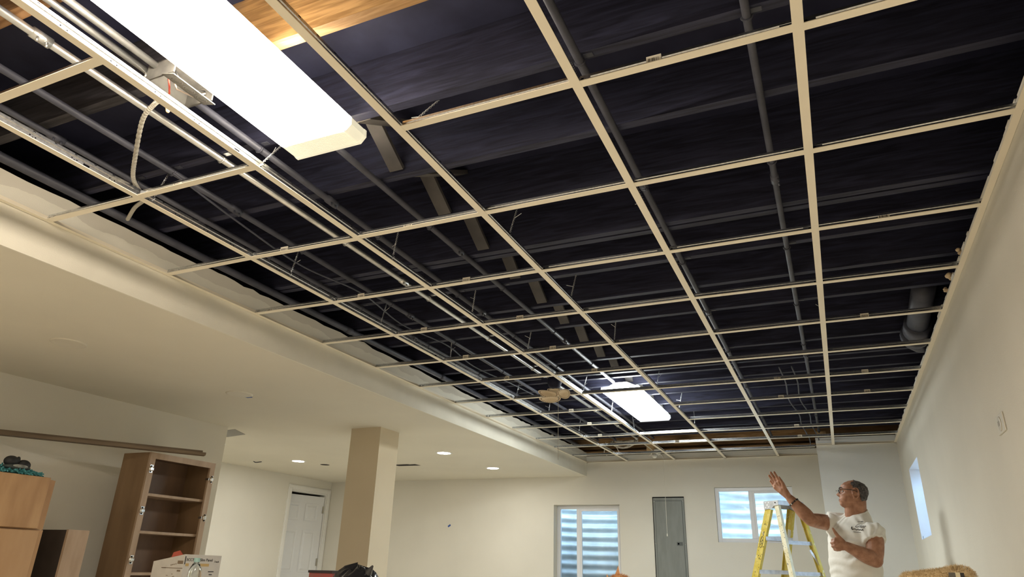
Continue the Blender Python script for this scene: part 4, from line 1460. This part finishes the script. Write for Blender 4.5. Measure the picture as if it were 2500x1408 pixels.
cap.obox(CO - SD * D + WD * WW / 2 + UP * (CT - .03), (SD, WD, UP), (.003, WW / 2, .03))
cap_o = cap.build('top_cap', ALU, t)
for a, z in ((-.165, .016), (-.125, .018), (-.165, .062), (-.125, .060), (-.145, .040), (-.035, .022)):
    c = CO + SD * a + UP * (CT - z) - WD * .004
    MB().lathe([(.006, 0), (.006, .003), (.002, .005)], c, -WD, 10).build('rivet', HINGE if z != .022 else DARKHOLE, cap_o)


def rail_pts(front, side):
    if front:
        top_ = CO + SD * (-D + .045) + UP * (CT - .07)
        bot = top_ + SD * -.60 - UP * (CT - .07)
    else:
        top_ = CO + SD * -.035 + UP * (CT - .045)
        bot = top_ + SD * .36 - UP * (CT - .045)
    spl = .115
    if side == 0:
        return top_ + WD * .010, bot - WD * spl
    return top_ + WD * (WW - .010), bot + WD * (WW + spl)


def rail_at(front, side, z):
    a, b = rail_pts(front, side)
    q = (a.z - z) / (a.z - b.z)
    return a.lerp(b, q)


RAIL = {}
for front in (1, 0):
    for side in (0, 1):
        a, b = rail_pts(front, side)
        mb = MB()
        wdt = .078 if front else .050
        out = -1 if side == 0 else 1
        d = (b - a).normalized()
        s = SD - d * SD.dot(d)
        s.normalize()
        w = d.cross(s)
        mid = (a + b) / 2
        L = (b - a).length / 2
        mb.obox(mid, (d, s, w), (L, wdt / 2, .003))
        for sg in (-1, 1):
            mb.obox(mid + s * sg * (wdt / 2 - .002) - WD * out * .014, (d, s, WD), (L, .002, .014))
        ro = mb.build('front_rail' if front else 'rear_rail', YEL if not (front == 0 and side == 0) else CREAMY, t)
        RAIL[(front, side)] = ro
        sp = MB()
        rnd = random.Random(20 + front * 2 + side)
        for k in range(60 if front else 40):
            q = rnd.uniform(.06, .62)
            c = a.lerp(b, q) + s * rnd.uniform(-wdt * .45, wdt * .45) + WD * out * (.0036)
            sp.obox(c, (d + s * rnd.uniform(-1, 1), s, WD), (rnd.uniform(.001, .008), rnd.uniform(.001, .003), .0006))
        sp.build('paint_spots', SPOT, ro)
        foot = MB().obox(b + UP * .012, (SD, WD, UP), (wdt / 2 + .006, .018, .012))
        foot.build('foot', mat('rubber_black', (.03, .03, .03), .7), ro)
for z in (1.425, 1.120, .815, .51, .205):
    a, b = rail_at(1, 0, z), rail_at(1, 1, z)
    mb = MB().bar(a, b, .085, .006)
    d = (b - a).normalized()
    for sg in (-1, 1):
        mb.bar(a + SD * sg * .040 - UP * .016, b + SD * sg * .040 - UP * .016, .003, .036)
    mb.build('step', ALU, t)
for z in (1.37, 1.095, .78, .42):
    a, b = rail_at(0, 0, z), rail_at(0, 1, z)
    mb = MB().bar(a, b, .003, .034)
    mb.build('rear_brace', mat('brace_grey', (.50, .52, .55), .5, metal=.3, scale=30, col2=(.64, .66, .70)), t)
a, b = rail_at(0, 1, 1.31), rail_at(0, 1, 1.18)
MB().bar(a - WD * .06, b, .004, .02).build('corner_strut', ALU, t)
a, b = rail_at(1, 1, 1.42), rail_at(1, 1, 1.30)
MB().bar(a - WD * .06, b, .004, .02).build('corner_strut', ALU, t)
# label on the far front rail, oval mark on the near one
a, b = rail_pts(1, 1)
d = (b - a).normalized()
s = (SD - d * SD.dot(d)).normalized()
mb = MB().obox(a.lerp(b, .17) - WD * .0045, (d, s, WD), (.11, .026, .0006))
for k in range(16):
    mb.obox(a.lerp(b, .17) + d * (-.10 + k * .013) - WD * .0052, (d, s, WD), (.0012, .018 + .006 * (k % 3 - 1), .0004), 1)
mb.build('warning_label', [mat('label_white', (.66, .64, .56), .6), mat('label_ink', (.25, .24, .22), .6)], RAIL[(1, 1)])
a, b = rail_pts(1, 0)
d = (b - a).normalized()
s = (SD - d * SD.dot(d)).normalized()
c = a.lerp(b, .185) - WD * .0042
mb = MB().tube([c + d * .055 * cos(k * PI / 12) + s * .018 * sin(k * PI / 12) for k in range(25)], .0022, 5)
zz = [(-.035, -.010), (-.02, .011), (-.005, -.010), (.010, .011), (.025, -.010)]
for k in range(4):
    mb.tube([c + d * zz[k][0] + s * zz[k][1], c + d * zz[k + 1][0] + s * zz[k + 1][1]], .0024, 5)
mb.tube([c - d * .062 + s * .008, c - d * .105 + s * .004], .0026, 5)
mb.build('oval_mark', INK, RAIL[(1, 0)])


# ------------------------------------------------------------------ the man
def bake(o, voxel, smooth_it=6, factor=.6):
    md = o.modifiers.new('rm', 'REMESH')
    md.mode = 'VOXEL'
    md.voxel_size = voxel
    sm = o.modifiers.new('sm', 'SMOOTH')
    sm.iterations = smooth_it
    sm.factor = factor
    dg = bpy.context.evaluated_depsgraph_get()
    dg.update()
    me = bpy.data.meshes.new_from_object(o.evaluated_get(dg))
    o.modifiers.clear()
    old = o.data
    o.data = me
    bpy.data.meshes.remove(old)
    me.polygons.foreach_set('use_smooth', [True] * len(me.polygons))
    return o


man = thing('person', 'man in white t-shirt and glasses raising one open hand beside the ladder', 'person', (.09, 5.92, 0))

# head: surface of profile rings in a head frame (F forward, R his left side, U up)
HC = Vector((.140, 5.895, 1.650))
F = Vector((-.985, -.10, .135)).normalized()
Rr = F.cross(Vector((0, 0, 1))).normalized() * -1     # toward the camera side = his left
U = Rr.cross(F).normalized()
if U.z < 0:
    U = -U


def interp(tab, u):
    for i in range(len(tab) - 1):
        if tab[i][0] <= u <= tab[i + 1][0]:
            q = (u - tab[i][0]) / (tab[i + 1][0] - tab[i][0])
            q = q * q * (3 - 2 * q)
            return tab[i][1] + (tab[i + 1][1] - tab[i][1]) * q
    return tab[0][1] if u < tab[0][0] else tab[-1][1]


FRONT = [(-.105, .060), (-.098, .078), (-.085, .090), (-.070, .089), (-.058, .093), (-.045, .092), (-.030, .090), (-.012, .088), (.006, .082), (.020, .086), (.032, .090), (.055, .084), (.075, .066), (.090, .042), (.101, .012), (.104, .001)]
BACK = [(-.105, .010), (-.095, .035), (-.08, .055), (-.05, .074), (-.02, .090), (.02, .099), (.05, .095), (.075, .078), (.092, .050), (.104, .001)]
WID = [(-.105, .020), (-.098, .034), (-.085, .047), (-.06, .058), (-.03, .068), (0, .073), (.03, .075), (.055, .070), (.075, .058), (.092, .036), (.104, .001)]


def head_pt(u, a, grow=0.0):
    f, bk, w = interp(FRONT, u), interp(BACK, u), interp(WID, u)
    ca, sa = cos(a), sin(a)
    e = .86
    cx_ = math.copysign(abs(ca) ** e, ca)
    sx_ = math.copysign(abs(sa) ** e, sa)
    ff = (f if ca > 0 else bk) * cx_
    ss = w * sx_
    if ca > 0:
        # nose, lips, sockets
        nose = interp([(-.034, 0), (-.026, .017), (-.016, .029), (0, .019), (.016, .009), (.028, 0)], u)
        ff += nose * exp(-(ss / .0105) ** 2)
        ala = exp(-((u + .018) / .009) ** 2) * .010
        ff += ala * exp(-((abs(ss) - .012) / .006) ** 2)
        ff += .006 * exp(-((u + .047) / .006) ** 2) * exp(-(ss / .02) ** 2)
        ff += .006 * exp(-((u + .060) / .006) ** 2) * exp(-(ss / .018) ** 2)
        ff -= .004 * exp(-((u + .0535) / .003) ** 2) * exp(-(ss / .022) ** 2)
        ff -= .013 * exp(-((u - .010) / .012) ** 2) * exp(-((abs(ss) - .031) / .013) ** 2)
        ff += .006 * exp(-((u - .028) / .008) ** 2) * exp(-((abs(ss) - .025) / .022) ** 2)
        ff += .004 * exp(-((u + .012) / .014) ** 2) * exp(-((abs(ss) - .042) / .014) ** 2)
    v_ = Vector((ff, ss, u))
    if grow:
        v_ += Vector((ff, ss, u)).normalized() * grow
    return HC + F * v_.x + Rr * v_.y + U * v_.z


body = MB()
n = 56
us = [-.105 + .209 * k / 62 for k in range(63)]
body.loft([[head_pt(u, 2 * PI * i / n) for i in range(n)] for u in us])
# ears
for sg in (-1, 1):
    ec = HC + F * -.004 + Rr * sg * .074 + U * .0
    rot3 = Matrix((F, Rr, U)).transposed()
    body.ell(ec + Rr * sg * .004, (.020, .006, .035), 14, 10, rot=rot3 @ Matrix.Rotation(radians(14), 3, 'Y'))
    ring_ = []
    for k in range(17):
        a = -.5 + k / 16 * 5.0
        ring_.append(ec + F * (-.022 * sin(a) * .9 - .004) + U * (.036 * cos(a) + .002) + Rr * sg * .014)
    body.tube(ring_, .0058, 8)
    body.ell(ec + U * -.036 + F * .004 + Rr * sg * .007, (.010, .006, .011), 10, 8, rot=rot3)
# neck, trunk
NB = Vector((.145, 5.92, 1.50))
body.capsule(HC + F * -.028 + U * -.035, NB, .060, .066, 20)
body.capsule(HC + F * .015 + U * -.075, NB + Vector((-.03, -.01, -.02)), .045, .055, 18)
SHD = Vector((.654, -.756, 0))
FD = Vector((-.756, -.654, 0))


def oval(z, cx, cy, a, b, n=40, tilt=0.0, drop=0.0):
    out = []
    for i in range(n):
        t_ = 2 * PI * i / n
        ca, sa = cos(t_), sin(t_)
        ca = math.copysign(abs(ca) ** .85, ca)
        sa = math.copysign(abs(sa) ** .85, sa)
        p_ = Vector((cx, cy, z)) + SHD * a * ca + FD * b * sa
        p_.z += -tilt * a * ca - drop * sa
        out.append(p_)
    return out


TR = [(.86, .085, 5.93, .165, .120, 0), (.95, .083, 5.93, .180, .138, 0), (1.05, .080, 5.925, .188, .148, 0), (1.15, .083, 5.915, .190, .146, .02), (1.25, .090, 5.91, .192, .140, .05),
      (1.33, .098, 5.907, .195, .134, .10), (1.395, .106, 5.905, .190, .122, .18), (1.445, .116, 5.910, .168, .104, .24), (1.485, .128, 5.918, .124, .088, .2), (1.512, .138, 5.925, .096, .078, .15), (1.526, .142, 5.925, .086, .072, .12)]
body.loft([oval(z, x, y, a - .014, b - .014, tilt=tt, drop=max(0, (z - 1.45) * .35)) for z, x, y, a, b, tt in TR[:-1]])
# arms
SR, ER, WRi = Vector((-.005, 6.04, 1.448)), Vector((-.172, 5.80, 1.463)), Vector((-.300, 5.80, 1.618))
SL, EL, WL = Vector((.238, 5.77, 1.380)), Vector((.212, 5.70, 1.190)), Vector((.042, 5.585, 1.274))


def limb(a, b, rs):
    k = len(rs)
    pts = [Vector(a).lerp(Vector(b), i / (k - 1)) for i in range(k)]
    for i in range(k - 1):
        body.capsule(pts[i], pts[i + 1], rs[i], rs[i + 1], 16)


limb(SR, ER, [.058, .058, .057, .054, .047])
limb(ER, WRi, [.047, .051, .047, .038, .0295])
limb(SL, EL, [.058, .060, .060, .056, .048])
limb(EL, WL, [.050, .053, .048, .039, .032])
# right hand, palm open to the viewer
pi_, pm_, pr_, pp_ = Vector((-.362, 5.775, 1.741)), Vector((-.379, 5.79, 1.732)), Vector((-.392, 5.805, 1.718)), Vector((-.399, 5.82, 1.699))
for q, r in ((pi_, .0145), (pm_, .0145), (pr_, .014), (pp_, .013)):
    body.capsule(WRi, q, .023, r, 12)
body.capsule(Vector((-.345, 5.785, 1.68)), Vector((-.372, 5.80, 1.712)), .024, .018, 12)


def finger(base, tip, r0, r1, bend):
    d = tip - base
    mid = base + d * .46 + bend
    m2 = base + d * .76 + bend * .8
    body.capsule(base, mid, r0, r0 * .95, 12)
    body.capsule(mid, m2, r0 * .95, (r0 + r1) / 2, 12)
    body.capsule(m2, tip, (r0 + r1) / 2, r1, 12)


bd = Vector((0, .007, .002))
finger(pi_, Vector((-.388, 5.762, 1.808)), .0112, .0088, bd)
finger(pm_, Vector((-.415, 5.782, 1.809)), .0115, .0090, bd)
finger(pr_, Vector((-.431, 5.805, 1.789)), .0110, .0086, bd)
finger(pp_, Vector((-.428, 5.83, 1.752)), .0100, .0078, bd)
tb = Vector((-.322, 5.775, 1.672))
body.capsule(WRi, tb, .022, .019, 12)
body.capsule(tb, Vector((-.334, 5.752, 1.722)), .018, .0125, 12)
body.capsule(Vector((-.334, 5.752, 1.722)), Vector((-.356, 5.748, 1.768)), .0118, .0080, 12)
# left hand, loosely curled with the thumb up, back of the hand outward
kn = [Vector((-.022, 5.560, 1.318)), Vector((-.028, 5.552, 1.298)), Vector((-.026, 5.552, 1.276)), Vector((-.018, 5.556, 1.256))]
for q in kn:
    body.capsule(WL, q, .026, .0145, 12)
body.capsule(Vector((.015, 5.575, 1.285)), Vector((-.01, 5.565, 1.288)), .032, .030, 14)
for q, L in zip(kn, (.028, .030, .028, .024)):
    p1 = q + Vector((-L * .75, .022, -.004))
    p2 = p1 + Vector((.012, .028, -.003))
    p3 = p2 + Vector((.022, .004, 0))
    body.capsule(q, p1, .0115, .0105, 12)
    body.capsule(p1, p2, .0105, .0095, 12)
    body.capsule(p2, p3, .0095, .008, 12)
body.capsule(Vector((.022, 5.570, 1.300)), Vector((-.002, 5.560, 1.335)), .020, .0145, 12)
body.capsule(Vector((-.002, 5.560, 1.335)), Vector((-.017, 5.558, 1.362)), .0135, .0115, 12)
body.capsule(Vector((-.017, 5.558, 1.362)), Vector((-.029, 5.556, 1.388)), .0112, .0080, 12)
# legs and feet
HIPR, HIPL = Vector((.02, 6.0, .90)), Vector((.15, 5.86, .90))
KR, KL = Vector((.0, 5.99, .48)), Vector((.15, 5.83, .48))
AR, AL = Vector((.01, 6.03, .09)), Vector((.16, 5.88, .09))
for h_, k_, a_ in ((HIPR, KR, AR), (HIPL, KL, AL)):
    limb(h_, k_, [.088, .082, .070, .058])
    limb(k_, a_, [.056, .055, .044, .036])
    body.capsule(a_ + Vector((0, 0, -.045)), a_ + FD * .14 + Vector((0, 0, -.058)), .038, .030, 12)
SKIN = mat('skin', (.27, .12, .065), .5, scale=26, col2=(.42, .21, .125), detail=6, bump=.06, bscale=160, spec=.4)
bo = body.build('body', SKIN, man)
bake(bo, .0040, 3, .5)

# hair: close-cropped grey shell over the back and sides
hm = MB()
n = 72
rows_u = [-.088 + .192 * k / 44 for k in range(45)]
grid = []
for u in rows_u:
    ring_ = []
    for i in range(n):
        a = 2 * PI * i / n
        g = .0012 + .0016 * mnoise.noise(Vector((cos(a) * 9, sin(a) * 9, u * 110)))
        edge = interp([(-.09, 0), (-.07, .002), (.02, .0035), (.07, .003), (.1, .001)], u)
        ring_.append(head_pt(u, a, g + edge))
    grid.append(ring_)
vid = {}
vs, fs = [], []


def hv(k, i):
    key = (k, i % n)
    if key not in vid:
        vid[key] = len(vs)
        vs.append(grid[k][i % n])
    return vid[key]


for k in range(44):
    u = (rows_u[k] + rows_u[k + 1]) / 2
    for i in range(n):
        a = 2 * PI * (i + .5) / n
        aa = abs((a + PI) % (2 * PI) - PI)        # 0 = face, pi = back
        lim = interp([(-.088, 2.75), (-.06, 2.35), (-.03, 2.0), (-.005, 1.86), (.03, 1.62), (.05, 1.45), (.07, 1.35), (.09, 1.5), (.104, 1.6)], u)
        lim += .10 * mnoise.noise(Vector((u * 60, a * 5, 2)))
        if aa > lim:
            fs.append((hv(k, i), hv(k, i + 1), hv(k + 1, i + 1), hv(k + 1, i)))
hm.add(vs, fs)
HAIR = mat('hair_grey', (.045, .040, .038), .8, scale=60, col2=(.17, .15, .14), detail=8, lo=.38, hi=.68, bump=.9, bscale=260)
ho = hm.build('hair', HAIR, man, smooth=True)
# eyebrows, eyes, glasses
mb = MB()
for sg in (-1, 1):
    pts = [HC + F * (.094 - .010 * q * q * 2) + Rr * sg * (.012 + .036 * q) + U * (.030 + .006 * sin(q * PI)) for q in (0, .33, .66, 1)]
    mb.tube(pts, [.003, .0042, .004, .002], 8)
mb.build('eyebrow', mat('brow_dark', (.03, .026, .024), .8), man)
for sg in (-1, 1):
    MB().ell(HC + F * .071 + Rr * sg * .031 + U * .009, (.0095, .0095, .0095), 12, 8).build('eye', mat('eye_white', (.34, .29, .26), .25), man, smooth=True)
    MB().ell(HC + F * .0775 + Rr * sg * .031 + U * .009, (.004, .005, .005), 10, 6).build('iris', mat('eye_dark', (.02, .015, .01), .2), man, smooth=True)
MB().tube([HC + F * (.0955 - 9.0 * q * q) + Rr * q + U * -.0535 for q in (-.024, -.016, -.008, 0, .008, .016, .024)], [.001, .0018, .0024, .0026, .0024, .0018, .001], 8).build('mouth', mat('lip_dark', (.10, .035, .028), .5), man, smooth=True)
mb = MB()
for sg in (-1, 1):
    c = HC + F * .098 + Rr * sg * .033 + U * .007
    mb.tube([c + Rr * .026 * cos(k * PI / 10) + U * .017 * sin(k * PI / 10) - F * .004 * abs(cos(k * PI / 10)) for k in range(21)], .0017, 6)
    mb.tube([c + Rr * sg * .024 + U * .012, HC + F * .085 + Rr * sg * .071 + U * .020, HC + F * .04 + Rr * sg * .079 + U * .022, HC + F * .0 + Rr * sg * .0825 + U * .020, HC + F * -.018 + Rr * sg * .082 + U * .010], .0024, 6)
mb.tube([HC + F * .112 + Rr * -.008 + U * .010, HC + F * .116 + U * .012, HC + F * .112 + Rr * .008 + U * .010], .0016, 6)
mb.build('glasses', mat('glasses_black', (.012, .012, .014), .3), man)
# bracelet on the raised wrist
q = ER.lerp(WRi, .80)
dax = (WRi - ER).normalized()
o1 = dax.orthogonal().normalized()
o2 = dax.cross(o1)
mb = MB()
for k in range(22):
    a = 2 * PI * k / 22
    mb.obox(q + (o1 * cos(a) + o2 * sin(a)) * .0385, (dax, o1 * -sin(a) + o2 * cos(a), o1 * cos(a) + o2 * sin(a)), (.0055, .0045, .0025), 0 if k % 4 else 1)
mb.build('bracelet', [mat('bead_dark', (.02, .012, .01), .35), HINGE], man)

# t-shirt
sh = MB()
sh.loft([oval(z, x, y, a, b, tilt=tt, drop=max(0, (z - 1.45) * .35)) for z, x, y, a, b, tt in TR])
sleeves = []


def sleeve(a, b, r0, r1):
    a, b = Vector(a), Vector(b)
    pts = [a.lerp(b, k / 6) for k in range(7)]
    sh.tube([a - (b - a).normalized() * .03] + pts, [r0 * .8] + [r0 + (r1 - r0) * k / 6 for k in range(7)], 28)


sleeve((.05, 5.985, 1.440), SR.lerp(ER, .36), .082, .078)
sleeve((.205, 5.80, 1.385), SL.lerp(EL, .40), .080, .081)
sh.ell(SR + Vector((.02, -.01, .0)), (.075, .075, .072), 18, 12)
sh.ell(SL + Vector((-.004, .004, -.008)), (.077, .077, .076), 18, 12)
SHIRT = mat('shirt_white', (.70, .67, .60), .85, scale=6, col2=(.76, .73, .66), bump=.25, bscale=30, spec=.15)
so = sh.build('t_shirt', SHIRT, man)
bake(so, .0065, 6, .6)
for v_ in so.data.vertices:
    c = v_.co + Vector(man.location) * 0
    nrm = v_.normal
    pz = c.z
    # gathered folds radiating from the raised shoulder and under the bent arm
    dR = (c - SR).length
    w = .0045 * sin(dR * 190 + 6 * mnoise.noise(c * 9)) * exp(-((dR - .11) / .07) ** 2)
    ang = math.atan2(c.z - 1.30, c.x - .20)
    dL = (c - Vector((.17, 5.72, 1.32))).length
    w += .004 * sin(ang * 13 + 4 * mnoise.noise(c * 8)) * exp(-((dL - .13) / .09) ** 2)
    w += .004 * mnoise.noise(Vector((c.x * 7 + c.z * 5, c.y * 7, c.z * 13)))
    w += .003 * sin(c.z * 75 + c.x * 22 + 5 * mnoise.noise(c * 6)) * (1 if c.z < 1.2 else .2)
    v_.co = c + nrm * w
# collar ring and sleeve hems
mb = MB()
cr = [Vector((.142, 5.925, 1.524)) + SHD * .083 * cos(a) + FD * .071 * sin(a) + UP * (-.010 * cos(a) - .028 * sin(a)) for a in [2 * PI * k / 32 for k in range(33)]]
mb.tube(cr, .0062, 8, cap=False)
mb.build('collar', SHIRT, man, smooth=True)
# printed chest logo, lettering and swash on the left breast
cc = Vector((.118, 5.73, 1.405))
ldir = (SHD * .96 + Vector((0, 0, -.12))).normalized()
lup = (UP * .98 - ldir * UP.dot(ldir)).normalized()
nrm = ldir.cross(lup)
hit, loc_, nn2, idx = so.ray_cast(so.matrix_world.inverted() @ (cc + FD * .4), -FD)
base = loc_ + FD * .003 if hit else cc + FD * .15


def on_shirt(a, b):
    src_ = base + ldir * a + lup * b + FD * .3
    ok, l_, n_, i_ = so.ray_cast(src_, -FD)
    return (l_ if ok else base + ldir * a + lup * b) + FD * .0022


lg = text_mesh('chest_logo', 'Great', .034, (0, 0, 0), (1, 0, 0), (0, 1, 0), INK, None, extrude=0, shear=.35)
for v_ in lg.data.vertices:
    v_.co = on_shirt(v_.co.x - .040, v_.co.y + .002)
lg.parent = man
lg.matrix_parent_inverse = Matrix.Translation(-Vector(man.location))
mb = MB()
sw = [(-.050, -.004), (-.038, -.014), (-.026, -.008), (-.016, -.016), (-.006, -.008), (.004, -.016), (.014, -.009), (.026, -.015), (.036, -.006), (.040, -.016)]
mb.tube([on_shirt(*q) for q in sw], .0024, 5)
mb.tube([on_shirt(*q) for q in [(-.052, .002), (-.044, -.010), (-.034, -.016)]], .0034, 5)
mb.tube([on_shirt(*q) for q in [(-.022, -.030), (.024, -.028)]], .0014, 5)
mb.tube([on_shirt(*q) for q in [(-.030, .040), (-.020, .044), (-.008, .042)]], .0014, 5)
mb.build('logo_swash', INK, man)
# trousers and shoes
tr = MB()
tr.loft([oval(z, .085, 5.93, a, b) for z, a, b in ((.80, .175, .135), (.90, .180, .138), (.98, .178, .136))])
for h_, k_, a_ in ((HIPR, KR, AR), (HIPL, KL, AL)):
    tr.tube([h_ + UP * .02, h_.lerp(k_, .5), k_, k_.lerp(a_, .5), a_ + UP * .0], [.105, .095, .078, .070, .062], 20)
to = tr.build('trousers', mat('trousers_white', (.60, .57, .50), .85, var=.06, scale=8), man)
bake(to, .012, 4, .5)
for a_ in (AR, AL):
    s_ = MB()
    s_.capsule(a_ + Vector((0, 0, -.045)) - FD * .03, a_ + FD * .16 + Vector((0, 0, -.052)), .048, .040, 14)
    s_.v = [(x, y, max(z, .001)) for x, y, z in s_.v]
    s_.build('shoe', mat('shoe_dark', (.05, .04, .035), .6), man, smooth=True)
